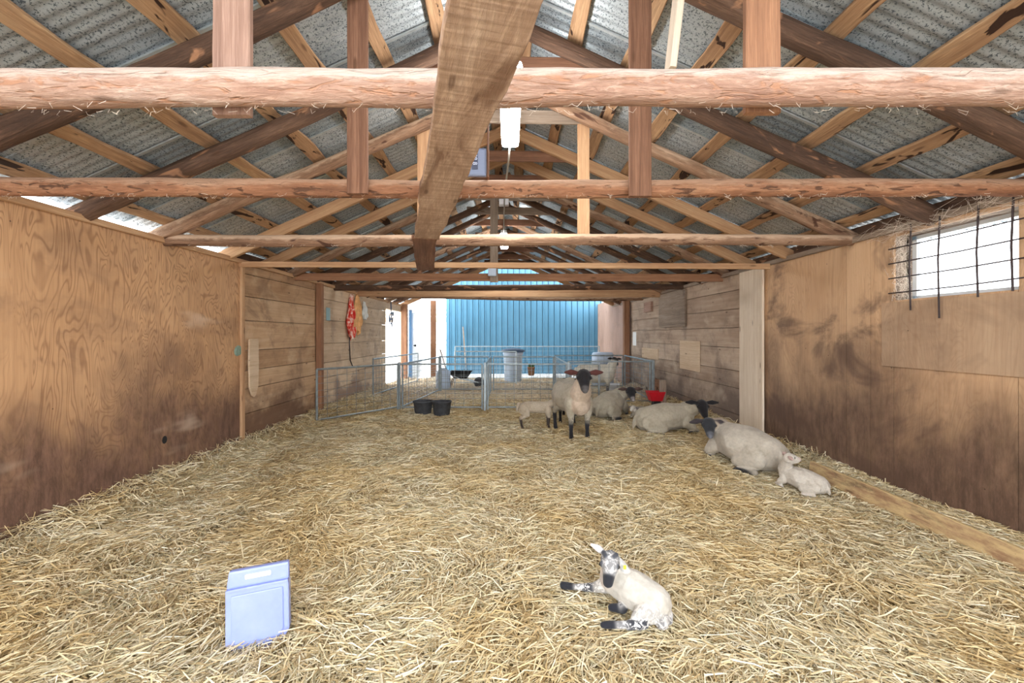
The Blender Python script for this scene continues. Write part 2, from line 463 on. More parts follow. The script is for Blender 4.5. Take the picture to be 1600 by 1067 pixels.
class MB:
    """collects shapes in world coordinates"""
    def __init__(s):
        s.v = []; s.f = []
    def add(s, vs, fs):
        b = len(s.v)
        s.v.extend(Vector(v) for v in vs)
        s.f.extend([tuple(i + b for i in f) for f in fs])
        return s
    def box(s, a, b):
        (x0, y0, z0), (x1, y1, z1) = a, b
        x0, x1 = min(x0, x1), max(x0, x1); y0, y1 = min(y0, y1), max(y0, y1); z0, z1 = min(z0, z1), max(z0, z1)
        vs = [(x0, y0, z0), (x1, y0, z0), (x1, y1, z0), (x0, y1, z0), (x0, y0, z1), (x1, y0, z1), (x1, y1, z1), (x0, y1, z1)]
        return s.add(vs, [(0, 3, 2, 1), (4, 5, 6, 7), (0, 1, 5, 4), (1, 2, 6, 5), (2, 3, 7, 6), (3, 0, 4, 7)])
    def tube(s, pts, r, n=8, cap=True):
        pts = [Vector(p) for p in pts]
        rs = r if isinstance(r, (list, tuple)) else [r] * len(pts)
        rings = []
        up = Vector((0, 0, 1))
        for i, p in enumerate(pts):
            d = (pts[min(i + 1, len(pts) - 1)] - pts[max(i - 1, 0)]).normalized()
            if abs(d.dot(up)) > 0.95: ref = Vector((1, 0, 0))
            else: ref = up
            a = d.cross(ref).normalized(); b = d.cross(a).normalized()
            rings.append([p + (a * math.cos(t) + b * math.sin(t)) * rs[i] for t in [2 * math.pi * (k + 0.5) / n for k in range(n)]])
        vs = [v for rg in rings for v in rg]
        fs = []
        for i in range(len(pts) - 1):
            for k in range(n):
                k2 = (k + 1) % n
                fs.append((i * n + k, i * n + k2, (i + 1) * n + k2, (i + 1) * n + k))
        if cap:
            fs.append(tuple(range(n))[::-1]); fs.append(tuple((len(pts) - 1) * n + k for k in range(n)))
        return s.add(vs, fs)
    def lathe(s, c, prof, n=24, sx=1.0, sy=1.0):
        c = Vector(c)
        vs = []; fs = []
        for (r, z) in prof:
            for k in range(n):
                t = 2 * math.pi * k / n
                vs.append(c + Vector((r * math.cos(t) * sx, r * math.sin(t) * sy, z)))
        for i in range(len(prof) - 1):
            for k in range(n):
                k2 = (k + 1) % n
                fs.append((i * n + k, i * n + k2, (i + 1) * n + k2, (i + 1) * n + k))
        fs.append(tuple(range(n))[::-1]); fs.append(tuple((len(prof) - 1) * n + k for k in range(n)))
        return s.add(vs, fs)
    def build(s, name, mat, parent=None, mw=None, smooth=False, bevel=0.0):
        mw = mw if mw is not None else Matrix.Translation(s.v[0] if False else sum(s.v, Vector()) / len(s.v))
        inv = mw.inverted()
        me = mesh_from(name, [inv @ v for v in s.v], s.f, mat, smooth)
        if bevel:
            bm = bmesh.new(); bm.from_mesh(me)
            es = [e for e in bm.edges if len(e.link_faces) == 2 and e.calc_face_angle(0) > 0.6]
            bmesh.ops.bevel(bm, geom=es, offset=bevel, segments=2, affect='EDGES', profile=0.6)
            bm.to_mesh(me); bm.free()
        return link(name, me, parent, mw)

def along(p0, p1, roll=0.0):
    """matrix with local X from p0 to p1, origin at the middle, local Z as upright as can be"""
    p0, p1 = Vector(p0), Vector(p1)
    x = (p1 - p0).normalized()
    up = Vector((0, 0, 1)) if abs(x.z) < 0.95 else Vector((0, 1, 0))
    y = up.cross(x).normalized(); z = x.cross(y).normalized()
    m = Matrix((x, y, z)).transposed().to_4x4()
    m.translation = (p0 + p1) / 2
    return m @ Matrix.Rotation(roll, 4, 'X')

def log(name, p0, p1, r0, r1, mat, parent=None, seed=0, bend=0.012, n=18, square=0.0, lump=0.09, flat=1.0):
    L = (Vector(p1) - Vector(p0)).length
    mw = along(p0, p1)
    segs = max(6, int(L / 0.09))
    vs = []; fs = []
    for i in range(segs + 1):
        t = i / segs
        x = (t - 0.5) * L
        r = r0 + (r1 - r0) * t
        cy = bend * math.sin(t * 3.1 + seed) + bend * 0.5 * math.sin(t * 9 + seed * 2)
        cz = bend * math.cos(t * 3.7 + seed * 1.7) * 0.8 - bend * 0.3
        for k in range(n):
            a = 2 * math.pi * k / n
            nn = mnoise.noise(Vector((x * 2.2 + seed * 7.3, math.cos(a) * 1.1, math.sin(a) * 1.1)))
            n2 = mnoise.noise(Vector((x * 9 + seed * 3.3, math.cos(a) * 3, math.sin(a) * 3)))
            rr = r * (1 + lump * nn * 1.6 + lump * 0.5 * n2)
            if square:
                ca, sa = abs(math.cos(a)), abs(math.sin(a))
                rr *= 1 + square * (1 / max(ca, sa) - 1)
            vs.append((x, cy + rr * math.cos(a), cz + rr * math.sin(a) * flat))
    for i in range(segs):
        for k in range(n):
            k2 = (k + 1) % n
            fs.append((i * n + k, i * n + k2, (i + 1) * n + k2, (i + 1) * n + k))
    fs.append(tuple(range(n))[::-1]); fs.append(tuple(segs * n + k for k in range(n)))
    return link(name, mesh_from(name, vs, fs, mat, True), parent, mw)

def plank(name, p0, p1, w, t, mat, parent=None, roll=0.0, seed=0, ragged=0.003, wane=0.0, taper=1.0):
    """board from p0 to p1; w along local Y, t along local Z; edges slightly uneven (wane for live edges)"""
    L = (Vector(p1) - Vector(p0)).length
    mw = along(p0, p1, roll)
    segs = max(2, int(L / 0.12))
    vs = []; fs = []
    for i in range(segs + 1):
        u = i / segs
        x = (u - 0.5) * L
        ww = w * (1 + (taper - 1) * u)
        a = ww / 2 + ragged * mnoise.noise(Vector((x * 6, seed * 5.1, 0))) + wane * mnoise.noise(Vector((x * 1.9, seed * 3.7, 4)))
        b = ww / 2 + ragged * mnoise.noise(Vector((x * 6, seed * 5.1, 9))) + wane * mnoise.noise(Vector((x * 1.9, seed * 3.7, 14)))
        ch = min(0.004, t * 0.2)
        vs += [(x, -a, -t / 2 + ch), (x, -a + ch, -t / 2), (x, b - ch, -t / 2), (x, b, -t / 2 + ch),
               (x, b, t / 2 - ch), (x, b - ch, t / 2), (x, -a + ch, t / 2), (x, -a, t / 2 - ch)]
    for i in range(segs):
        for k in range(8):
            k2 = (k + 1) % 8
            fs.append((i * 8 + k, (i + 1) * 8 + k, (i + 1) * 8 + k2, i * 8 + k2))
    fs.append(tuple(range(8))); fs.append(tuple(segs * 8 + k for k in range(8))[::-1])
    return link(name, mesh_from(name, vs, fs, mat), parent, mw)

def at(px, py, Y):
    """pixel to a point at depth Y"""
    return Vector(((px - 795) * Y / FPX, Y, CAM_H - (py - 523) * Y / FPX))

# ------------------------------------------------------------------ layout numbers
WX = 3.15           # wall plane left and right
WT = 2.23           # wall top above the straw
PITCH = 0.4545
RIDGE = WT + PITCH * WX
Y0, Y1 = -0.9, 13.2  # shed from behind the camera to its open far end
FAR = 15.4
def rz(x, lift=0.0): return WT + 0.03 + PITCH * (WX - abs(x)) + lift

Rz90 = Matrix.Rotation(math.radians(90), 4, 'Z')
def wallframe(x): return Matrix.Translation((x, 0, 0)) @ Rz90     # local X -> world Y, local Y -> -world X

# ------------------------------------------------------------------ floor
def H(x, y):
    return (0.020 * np.sin(x * 2.3 + 1.1 * np.sin(y * 1.3)) * np.sin(y * 1.9 + 0.7) + 0.012 * np.sin(x * 6.1 + y * 3.3) * np.sin(y * 5.7 - x * 2.0)
            + 0.05 * np.clip((np.abs(x) - 2.75) / 0.4, 0, 1) * (x < 0))
def build_floor():
    xs = np.linspace(-3.2, 3.2, 150); ys = np.linspace(-1.5, 13.6, 340)
    X, Y = np.meshgrid(xs, ys)
    Z = H(X, Y) + 0.012 * rng.normal(size=X.shape) * 0.6 - 0.012
    vs = np.stack([X.ravel(), Y.ravel(), Z.ravel()], 1)
    nx = len(xs)
    idx = np.arange(len(ys) * nx).reshape(len(ys), nx)
    fs = np.stack([idx[:-1, :-1].ravel(), idx[:-1, 1:].ravel(), idx[1:, 1:].ravel(), idx[1:, :-1].ravel()], 1)
    me = mesh_from('floor', vs.tolist(), fs.tolist(), M['strawbase'], True)
    o = link('floor', me); tag(o, kind='structure', label='straw covered earth floor of the sheep barn')
build_floor()
g = MB().box((-30, 13.5, -0.2), (30, 60, -0.03)); g.box((-30, -30, -0.2), (-3.4, 13.5, -0.03)); g.box((3.4, -30, -0.2), (30, 13.5, -0.03)); g.box((-3.4, -30, -0.2), (3.4, -1.4, -0.03))
tag(g.build('ground', M['snow']), kind='structure', label='pale trodden yard outside the barn')

# ------------------------------------------------------------------ loose straw
def straw_strands(name, n, xr, yr, power, label, zoff=0.0, lenr=(0.05, 0.17), wid=(0.0011, 0.0026), up=0.10, zfun=None, layer=0.03, seed=1):
    R = np.random.default_rng(seed)
    u = R.random(n)
    y = yr[0] + (yr[1] - yr[0]) * u ** power
    x = xr[0] + (xr[1] - xr[0]) * R.random(n)
    L = R.uniform(lenr[0], lenr[1], n) * (0.6 + 0.8 * R.random(n))
    # swirls: neighbouring stalks share a direction
    ang = 2.2 * np.sin(x * 1.7 + y * 0.9) + 1.6 * np.sin(y * 2.3 - x * 1.1) + R.normal(0, 0.75, n)
    pit = R.normal(0, up, n)
    tall = R.random(n) < 0.012
    pit = np.where(tall, R.uniform(0.4, 1.2, n), pit)
    d = np.stack([np.cos(ang) * np.cos(pit), np.sin(ang) * np.cos(pit), np.sin(pit)], 1)
    roll = R.normal(0, 0.7, n)
    side = np.stack([-np.sin(ang), np.cos(ang), np.zeros(n)], 1)
    nrm = np.cross(d, side)
    w = side * np.cos(roll)[:, None] + nrm * np.sin(roll)[:, None]
    wd = R.uniform(wid[0], wid[1], n) * (1 + 0.12 * y)      # far stalks stand for small bunches
    z = (H(x, y) if zfun is None else zfun(x, y)) + zoff + layer * R.random(n) ** 1.3
    c = np.stack([x, y, z], 1)
    bend = R.normal(0, 0.09, n)[:, None] * L[:, None] * w + np.array([0, 0, 1]) * (np.abs(R.normal(0, 0.05, n)) * L)[:, None]
    hl = (L / 2)[:, None] * d
    p0, p1, p2 = c - hl - bend * 0.6, c + bend * 0.4, c + hl - bend * 0.6
    W = w * wd[:, None]
    V = np.stack([p0 - W, p0 + W, p1 - W, p1 + W, p2 - W * 0.7, p2 + W * 0.7], 1).reshape(-1, 3)
    b = (np.arange(n) * 6)[:, None]
    F = np.concatenate([b + np.array([0, 1, 3, 2]), b + np.array([2, 3, 5, 4])], 1).reshape(-1)
    me = bpy.data.meshes.new(name)
    me.vertices.add(len(V)); me.vertices.foreach_set('co', V.astype(np.float32).ravel())
    nf = n * 2
    me.loops.add(nf * 4); me.loops.foreach_set('vertex_index', F.astype(np.int32))
    me.polygons.add(nf)
    me.polygons.foreach_set('loop_start', np.arange(nf, dtype=np.int32) * 4)
    me.polygons.foreach_set('loop_total', np.full(nf, 4, dtype=np.int32))
    me.update(calc_edges=True)
    me.materials.append(M['straw'])
    o = link(name, me)
    tag(o, label, 'straw', kind='stuff')
    return o
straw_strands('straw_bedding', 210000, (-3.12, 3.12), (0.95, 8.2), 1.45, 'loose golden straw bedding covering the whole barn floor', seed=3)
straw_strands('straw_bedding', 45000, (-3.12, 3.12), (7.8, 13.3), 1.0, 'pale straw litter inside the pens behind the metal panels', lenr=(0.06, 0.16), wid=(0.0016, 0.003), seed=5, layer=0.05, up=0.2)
def ztrough(x, y): return 0.085 + 0.012 * np.sin(y * 5)
straw_strands('straw_bedding', 16000, (2.93, 3.14), (0.9, 4.2), 1.0, 'straw packed behind the low kick board along the right wall', zfun=ztrough, lenr=(0.03, 0.09), seed=6, layer=0.05)
def zleft(x, y): return 0.03 + 0.10 * np.clip((np.abs(x) - 2.95) / 0.2, 0, 1)
straw_strands('straw_bedding', 9000, (-3.13, -2.85), (1.8, 11.0), 1.3, 'straw heaped against the foot of the left wall', zfun=zleft, seed=8, layer=0.05, up=0.35)
straw_strands('straw_bedding', 7000, (2.85, 3.13), (4.25, 11.0), 1.3, 'straw heaped against the foot of the right wall', zfun=zleft, seed=9, layer=0.05, up=0.35)

# ------------------------------------------------------------------ walls
def wall_sheets(name, x, side, spans, z0, z1, mat, t=0.018, gap=0.004):
    """side = +1 when the wall stands on the right; spans = list of (y0, y1)"""
    mb = MB()
    for (a, b) in spans:
        mb.box((x, a + gap / 2, z0), (x + side * t, b - gap / 2, z1))
    return mb.build(name, mat, None, wallframe(x), bevel=0.0)
def outer_skin(name, x, side, holes, y0, y1, z0, z1):
    mb = MB()
    xs = (x + side * 0.10, x + side * 0.12)
    cur = y0
    for (a, b, c, d) in sorted(holes):
        mb.box((xs[0], cur, z0), (xs[1], a, z1))
        if c > z0: mb.box((xs[0], a, z0), (xs[1], b, c))
        if d < z1: mb.box((xs[0], a, d), (xs[1], b, z1))
        cur = b
    mb.box((xs[0], cur, z0), (xs[1], y1, z1))
    return mb.build(name, M['boards_right'], None, wallframe(x))

# left: plywood, then boards, then paler boards, then the doorway
wl = wall_sheets('wall_left', -WX, -1, [(-1.1, 1.36), (1.36, 2.58), (2.58, 3.80), (3.80, 5.13)], -0.15, WT - 0.04, M['ply_left'])
tag(wl, kind='structure', label='left wall of orange swirled plywood sheets')
def board_wall(name, x, side, y0, y1, hs, mat, label, splits=(), seed=0):
    mb = MB(); z = -0.15; R = random.Random(seed)
    i = 0
    while z < WT - 0.05:
        h = hs[i % len(hs)]
        z2 = min(z + h, WT - 0.04)
        cuts = [y0] + ([splits[i % len(splits)]] if splits and splits[i % len(splits)] else []) + [y1]
        for a, b in zip(cuts[:-1], cuts[1:]):
            off = R.uniform(0, 0.008)
            mb.box((x + side * off, a + 0.002, z + 0.004), (x + side * 0.03, b - 0.002, z2 - 0.004))
        z = z2; i += 1
    return tag(mb.build(name, mat, None, wallframe(x)), kind='structure', label=label)
board_wall('wall_left', -WX, -1, 5.13, 7.10, [0.28, 0.27, 0.30, 0.22, 0.24, 0.36, 0.29, 0.27], M['boards_left'], 'left wall section of wide brown horizontal boards', seed=2)
board_wall('wall_left', -WX, -1, 7.18, 11.15, [0.30, 0.22, 0.24, 0.26, 0.33, 0.40, 0.36], M['boards_far'], 'left wall section of pale horizontal boards beyond the post', (9.6, None, 9.1, 9.6, 8.7, 9.6, None), seed=4)
outer_skin('wall_left', -WX, -1, [], -1.1, 11.15, -0.2, WT - 0.02)['kind'] = 'structure'
tag(bpy.data.objects['wall_left.003'], label='outer cladding of the left wall')
# lintel and jamb around the left doorway
mb = MB().box((-WX, 11.15, 2.02), (-WX - 0.12, 12.72, WT))
tag(mb.build('wall_left', M['boards_far'], None, wallframe(-WX)), kind='structure', label='short wall above the bright side doorway')

# right wall
WY0, WY1, WZ0, WZ1 = 2.69, 3.56, 1.63, 2.15
mbr = MB()
def rs(a, b, z0=-0.15, z1=WT - 0.04): mbr.box((WX, a + 0.002, z0), (WX + 0.018, b - 0.002, z1))
rs(-1.1, 0.87); rs(0.87, 2.09); rs(2.09, WY0); rs(WY0, WY1, -0.15, WZ0); rs(WY0, WY1, WZ1, WT - 0.04)
rs(WY1, 3.79); rs(3.79, 4.06); rs(4.06, 5.30); rs(5.30, 5.88)
tag(mbr.build('wall_right', M['ply_right'], None, wallframe(WX)), kind='structure', label='right wall of grimy brown plywood sheets')
board_wall('wall_right', WX, 1, 5.88, 11.25, [0.40, 0.36, 0.24, 0.32, 0.28, 0.26, 0.26, 0.3], M['boards_right'], 'right wall section of wide grey weathered boards', (8.3, 9.1, None, 8.0, None, 8.6, 7.9), seed=5)
wf = wall_sheets('wall_right', WX, 1, [(11.25, 12.5), (12.5, 13.7), (13.7, FAR)], -0.15, WT + 0.2, M['ply_grey'])
tag(wf, kind='structure', label='right wall section of pinkish pale plywood by the blue wall')
sk = outer_skin('wall_right', WX, 1, [(WY0, WY1, WZ0, WZ1)], -1.1, FAR, -0.2, WT + 0.02)
tag(sk, kind='structure', label='outer cladding of the right wall')
# window reveal, sill, frame and glass
wr = MB()
wr.box((WX + 0.019, WY1, WZ0 - 0.03), (WX + 0.20, WY1 + 0.03, WZ1 + 0.03)); wr.box((WX + 0.019, WY0 - 0.03, WZ0 - 0.03), (WX + 0.20, WY0, WZ1 + 0.03))
wr.box((WX + 0.019, WY0, WZ0 - 0.03), (WX + 0.20, WY1, WZ0)); wr.box((WX + 0.019, WY0, WZ1), (WX + 0.20, WY1, WZ1 + 0.03))
wo_ = wr.build('window_1', M['grey_plank'], None, wallframe(WX)); tag(wo_, kind='structure', label='deep wooden reveal of the small window in the right wall')
wfm = MB()
for a, b in (((WX + 0.15, WY1 - 0.04, WZ0), (WX + 0.18, WY1, WZ1)), ((WX + 0.15, WY0, WZ0), (WX + 0.18, WY0 + 0.04, WZ1)), ((WX + 0.15, WY0, WZ0), (WX + 0.18, WY1, WZ0 + 0.035)), ((WX + 0.15, WY0, WZ1 - 0.03), (WX + 0.18, WY1, WZ1))):
    wfm.box(a, b)
wfm.build('window_frame', M['white_paint'], wo_, wallframe(WX))
MB().box((WX + 0.163, WY0 + 0.04, WZ0 + 0.035), (WX + 0.167, WY1 - 0.04, WZ1 - 0.03)).build('window_pane', M['glass'], wo_, wallframe(WX))

# welded wire guard hung in front of the window
gr = empty('window_guard', (WX - 0.03, 3.1, WZ0))
tag(gr, 'dark rusty welded wire grid hung in front of the small window', 'wire guard')
for yy, zl in ((3.375, 1.54), (3.15, 1.47), (2.89, 1.60), (2.69, 1.62), (3.56, 1.58)):
    if yy == 3.56: continue
    MB().tube([(WX - 0.035, yy, zl), (WX - 0.04, yy + 0.004, 1.9), (WX - 0.03, yy, WT - 0.02)], 0.0062, 6).build('upright_wire', M['dark_wire'], gr)
for zz in (1.69, 1.81, 1.93, 2.05):
    MB().tube([(WX - 0.035, 2.45, zz + 0.01), (WX - 0.042, 3.0, zz - 0.004), (WX - 0.035, 3.57, zz - 0.002)], 0.0050, 6).build('cross_wire', M['dark_wire'], gr)

# plywood patch below the window, other patches
def patch(name, mat, x, side, y0, y1, z0, z1, label, cat, t=0.014, skew=0.0, off=0.0):
    mb = MB()
    xx = x - side * (0.001 + off)
    mb.add([(xx, y0, z0), (xx, y1, z0 + skew), (xx, y1, z1), (xx, y0, z1), (xx - side * t, y0, z0), (xx - side * t, y1, z0 + skew), (xx - side * t, y1, z1), (xx - side * t, y0, z1)],
           [(0, 1, 2, 3), (7, 6, 5, 4), (0, 4, 5, 1), (1, 5, 6, 2), (2, 6, 7, 3), (3, 7, 4, 0)])
    return tag(mb.build(name, mat, None, wallframe(xx)), label, cat)
patch('plywood_patch', M['ply_patch'], WX, 1, 1.2, 3.66, 1.09, WZ0 - 0.015, 'large grimy plywood sheet nailed below the small window', 'board')
patch('plywood_patch', M['grey_plank'], WX, 1, 7.72, 9.05, 1.50, 2.17, 'square grey weathered board high on the right board wall', 'board', t=0.03)
patch('plywood_patch', M['cream_wood'], WX, 1, 7.16, 7.98, 0.735, 1.245, 'smooth tan rectangular board nailed mid height on the right wall', 'board')
patch('plywood_patch', M['cream_wood'], WX, 1, 9.15, 10.25, 0.82, 1.05, 'small orange tan board low behind the metal side panel', 'board')
patch('paper_notice', M['paper'], WX, 1, 10.75, 11.05, 1.08, 1.42, 'white paper notice pinned beside the brown post on the right', 'paper', t=0.004)
patch('wall_block', M['pink_plank'], WX, 1, 9.5, 10.0, 1.86, 2.08, 'little wooden block under the ties on the right board wall', 'board', t=0.05)
patch('floor_board', M['post_brown'], WX, 1, 8.9, 9.5, 0.12, 0.42, 'short orange board leaning low behind the side panel', 'board', t=0.03)
tag(plank('white_plank', (WX - 0.03, 5.60, -0.1), (WX - 0.03, 5.60, WT - 0.05), 0.53, 0.03, M['white_plank'], roll=math.radians(90), seed=3), 'tall whitewashed plank standing against the right wall', 'plank')
# low kick board on the right
tag(plank('kick_board', (2.90, 0.6, 0.045), (2.90, 4.18, 0.045), 0.19, 0.035, M['kick'], roll=math.radians(90 + 6), seed=8, ragged=0.006), 'low orange brown board on edge along the foot of the right wall', 'board')
# top plates
for sd, nm, yy in ((-1, 'left', 11.15), (1, 'right', 13.2)):
    o = plank('trim_1' if sd < 0 else 'trim_2', (sd * (WX + 0.02), -1.1, WT - 0.02), (sd * (WX + 0.02), yy + (1.6 if sd < 0 else 0), WT - 0.02), 0.10, 0.05, M['pine' if sd < 0 else 'grey_plank'], seed=sd + 5)
    tag(o, kind='structure', label='timber plate along the top of the %s wall' % nm)
tag(MB().box((3.205, -1.1, 2.19), (3.225, 13.2, 2.338)).build('trim_4', M['log_dark'], None, wallframe(3.2)), kind='structure', label='added dark strip blocking the bright eave gap on the right')  # added blocker: keeps the lit roof underside from showing through the eave
tag(MB().box((-3.205, 5.0, 2.19), (-3.225, 11.2, 2.338)).build('trim_5', M['log_dark'], None, wallframe(-3.2)), kind='structure', label='added dark strip blocking the bright far part of the left eave gap')  # added blocker too, leaves only the near part of the slit bright
# upright posts on the walls
def post(x0, x1, y0, y1, z0, z1, mat, label):
    cx, cy = (x0 + x1) / 2, (y0 + y1) / 2
    o = plank('wall_post', (cx, cy, z0), (cx, cy, z1), abs(y1 - y0), abs(x1 - x0), mat, seed=cx + cy)
    o.matrix_basis = Matrix.Translation((cx, cy, (z0 + z1) / 2)) @ Matrix.Rotation(math.radians(-90), 4, 'Y')
    PM[o.name] = o.matrix_basis.copy()
    return tag(o, label, 'post')
post(-3.15, -3.06, 7.10, 7.20, -0.1, WT - 0.04, M['post_brown'], 'brown upright post where the left wall boards change colour')
post(-3.15, -3.12, 5.09, 5.15, -0.1, WT - 0.04, M['pine'], 'narrow pine batten at the end of the left plywood')
post(2.98, 3.12, 11.22, 11.38, -0.1, WT, M['post_brown'], 'orange brown post standing in the far right pen corner')
post(-3.15, -2.98, 12.70, 12.86, -0.1, WT + 0.02, M['post_brown'], 'brown post right of the bright side doorway')
post(-2.52, -2.36, 14.0, 14.16, -0.1, 2.45, M['post_brown'], 'orange post in the open corner left of the blue wall')
post(2.78, 2.88, 7.95, 8.05, -0.05, 0.52, M['grey_plank'], 'short sawn off post beside the red bucket')
# far open left side: door leaf, jamb, fence outside
dr = MB().box((-3.00, 13.06, -0.05), (-2.92, 13.18, 2.1)).build('trim_3', M['blue_paint']); tag(dr, kind='structure', label='blue painted door jamb')
dm = Matrix.Translation((-2.93, 13.2, 0)) @ Matrix.Rotation(math.radians(86), 4, 'Z')
dl = MB()
for a, b in (((0, -0.02, 0.02), (1.0, 0.02, 1.12)), ((0, -0.02, 1.12), (0.14, 0.02, 2.03)), ((0.86, -0.02, 1.12), (1.0, 0.02, 2.03)), ((0.14, -0.02, 1.95), (0.86, 0.02, 2.03)), ((0.14, -0.015, 1.5), (0.86, 0.015, 1.54))):
    dl.box(a, b)
dl.v = [dm @ v for v in dl.v]
dob = dl.build('door_1', M['white_paint'], None, dm); tag(dob, kind='structure', label='white half glazed door standing open at the far left')
gl = MB().box((0.14, -0.004, 1.12), (0.86, 0.004, 1.95)); gl.v = [dm @ v for v in gl.v]; gl.build('door_glass', M['glass'], dob, dm)
kn = MB().lathe((0, 0, 0), [(0.012, 0), (0.012, 0.03), (0.03, 0.035), (0.032, 0.06), (0.02, 0.075), (0.0, 0.078)], 14)
kn.v = [dm @ (Matrix.Translation((0.08, 0.02, 1.02)) @ Matrix.Rotation(math.radians(-90), 4, 'X') @ v) for v in kn.v]
kn2 = MB().lathe((0, 0, 0), [(0.012, 0), (0.012, 0.03), (0.03, 0.035), (0.032, 0.06), (0.02, 0.075), (0.0, 0.078)], 14)
kn2.v = [dm @ (Matrix.Translation((0.08, -0.02, 1.02)) @ Matrix.Rotation(math.radians(90), 4, 'X') @ v) for v in kn2.v]
kn2.build('door_handle', M['black_plastic'], dob, smooth=True)
# timber fence outside
fe = empty('yard_fence', (-4.0, 19.5, 0)); tag(fe, 'bright timber board fence out in the yard beyond the corner post', 'fence')
for zz, h in ((2.45, 0.10), (2.25, 0.10), (2.02, 0.22), (1.1, 0.06), (0.9, 0.06)):
    plank('fence_board', (-5.6, 19.5, zz), (-1.8, 19.5, zz), 0.03, h, M['cream_wood'], fe, seed=zz)
for xx in (-4.9, -3.4, -2.2):
    plank('fence_post', (xx, 19.6, -0.05), (xx, 19.6, 2.6), 0.1, 0.1, M['cream_wood'], fe, seed=xx)

# blue ribbed steel wall
def blue_wall():
    mb = MB()
    x = -2.22; prof = []
    while x < 3.3:
        prof += [(x, 0), (x + 0.120, 0), (x + 0.124, 0.05), (x + 0.146, 0.05), (x + 0.150, -0.03), (x + 0.178, -0.03), (x + 0.191, 0)]
        x += 0.205
    z0, z1 = -0.1, 4.3
    vs = [(a, FAR + b, z0) for a, b in prof] + [(a, FAR + b, z1) for a, b in prof]
    n = len(prof)
    mb.add(vs, [(i, i + 1, n + i + 1, n + i) for i in range(n - 1)])
    mb.box((-2.22, FAR + 0.06, z0), (3.3, FAR + 0.10, z1))
    tag(mb.build('wall_back', M['blue_steel']), kind='structure', label='ribbed blue steel cladding at the far end')
blue_wall()

# ------------------------------------------------------------------ roof sheets: corrugated, run up the slope, raised seams
def roof(side, name):
    per, amp = 0.068, 0.0050
    xe = 3.30 if side < 0 else 3.62
    me_v = []; me_f = []
    R = random.Random(3 + side)
    y = Y0
    lift = 0.125
    while y < Y1:
        y2 = y + 0.66
        n = 52
        rows = [0.0, 1.1, 2.2, xe]
        b = len(me_v)
        dz = R.uniform(0, 0.004)
        for xr in rows:
            for i in range(n + 1):
                yy = y + 0.67 * i / n
                zz = WT + 0.03 + PITCH * (WX - xr) + lift + amp * math.sin(2 * math.pi * yy / per) + dz
                me_v.append((side * xr, yy, zz))
        for r in range(len(rows) - 1):
            for i in range(n):
                a = b + r * (n + 1) + i
                me_f.append((a, a + 1, a + n + 2, a + n + 1))
        y = y2
    o = link(name, mesh_from(name, me_v, me_f, M['galv'], True))
    tag(o, kind='structure', label='spangled corrugated steel roof slope on the ' + ('left' if side < 0 else 'right'))
    mb = MB(); y = Y0 + 0.66
    while y < Y1 - 0.1:
        z_a = WT + 0.03 + PITCH * WX + lift - 0.004; z_b = WT + 0.03 + PITCH * (WX - xe) + lift - 0.004
        mb.add([(0, y, z_a), (0, y + 0.022, z_a), (side * xe, y + 0.022, z_b), (side * xe, y, z_b),
                (0, y, z_a - 0.012), (0, y + 0.022, z_a - 0.012), (side * xe, y + 0.022, z_b - 0.012), (side * xe, y, z_b - 0.012)],
               [(0, 1, 2, 3), (7, 6, 5, 4), (0, 4, 5, 1), (1, 5, 6, 2), (2, 6, 7, 3), (3, 7, 4, 0)])
        y += 0.66
    mb.build('sheet_seam', M['galv_seam'], o)
roof(-1, 'ceiling'); roof(1, 'ceiling')

# purlins
PX = [0.14, 0.50, 0.90, 1.32, 1.76, 2.22, 2.66, 3.08]
names = ['at the ridge', 'second below the ridge', 'third below the ridge', 'fourth below the ridge', 'fifth below the ridge', 'sixth below the ridge', 'seventh below the ridge', 'lowest by the eave']
th = math.atan(PITCH)
for side in (-1, 1):
    for i, px in enumerate(PX):
        z = rz(px, 0.085)
        o = plank('purlin', (side * px, Y0, z), (side * px, Y1, z), 0.115, 0.028, M['purlin'], roll=0, seed=i * 3 + side, wane=0.03)
        m = Matrix.Translation((side * px, (Y0 + Y1) / 2, z)) @ Matrix.Rotation(side * th, 4, 'Y') @ Rz90
        o.matrix_basis = m; PM[o.name] = m.copy()
        tag(o, 'tan live edged roof board on the %s slope, %s' % ('left' if side < 0 else 'right', names[i]), 'purlin', 'purlins under the roof sheets')

# ------------------------------------------------------------------ trusses
def rafter(t, side, y, r0, r1, mat, seed, lumber=False):
    a = Vector((side * (WX + 0.1), y, rz(WX + 0.1))); b = Vector((-side * 0.03, y, rz(0.03)))
    if lumber:
        plank('rafter', a, b, 0.05, 0.12, mat, t, seed=seed)
    else:
        log('rafter', a, b, r0, r1, mat, t, seed=seed, bend=0.02, square=0.25)
def truss(y, label, rmat='log_dark', r=(0.066, 0.052), tie=None, collar=True, lumber=False, seed=0):
    t = empty('roof_truss', (0, y, WT)); tag(t, label, 'roof truss')
    rafter(t, -1, y, r[0], r[1], M[rmat], seed + 1, lumber)
    rafter(t, 1, y + 0.02, r[0], r[1], M[rmat], seed + 2, lumber)
    if collar:
        zc = CAM_H + 2.05
        hw = (RIDGE + 0.03 - zc) / PITCH + 0.05
        plank('collar_tie', (-hw, y + 0.075, zc), (hw, y + 0.075, zc - 0.02), 0.03, 0.12, M['brown_plank'] if seed % 2 else M['grey_plank'], t, seed=seed)
    return t
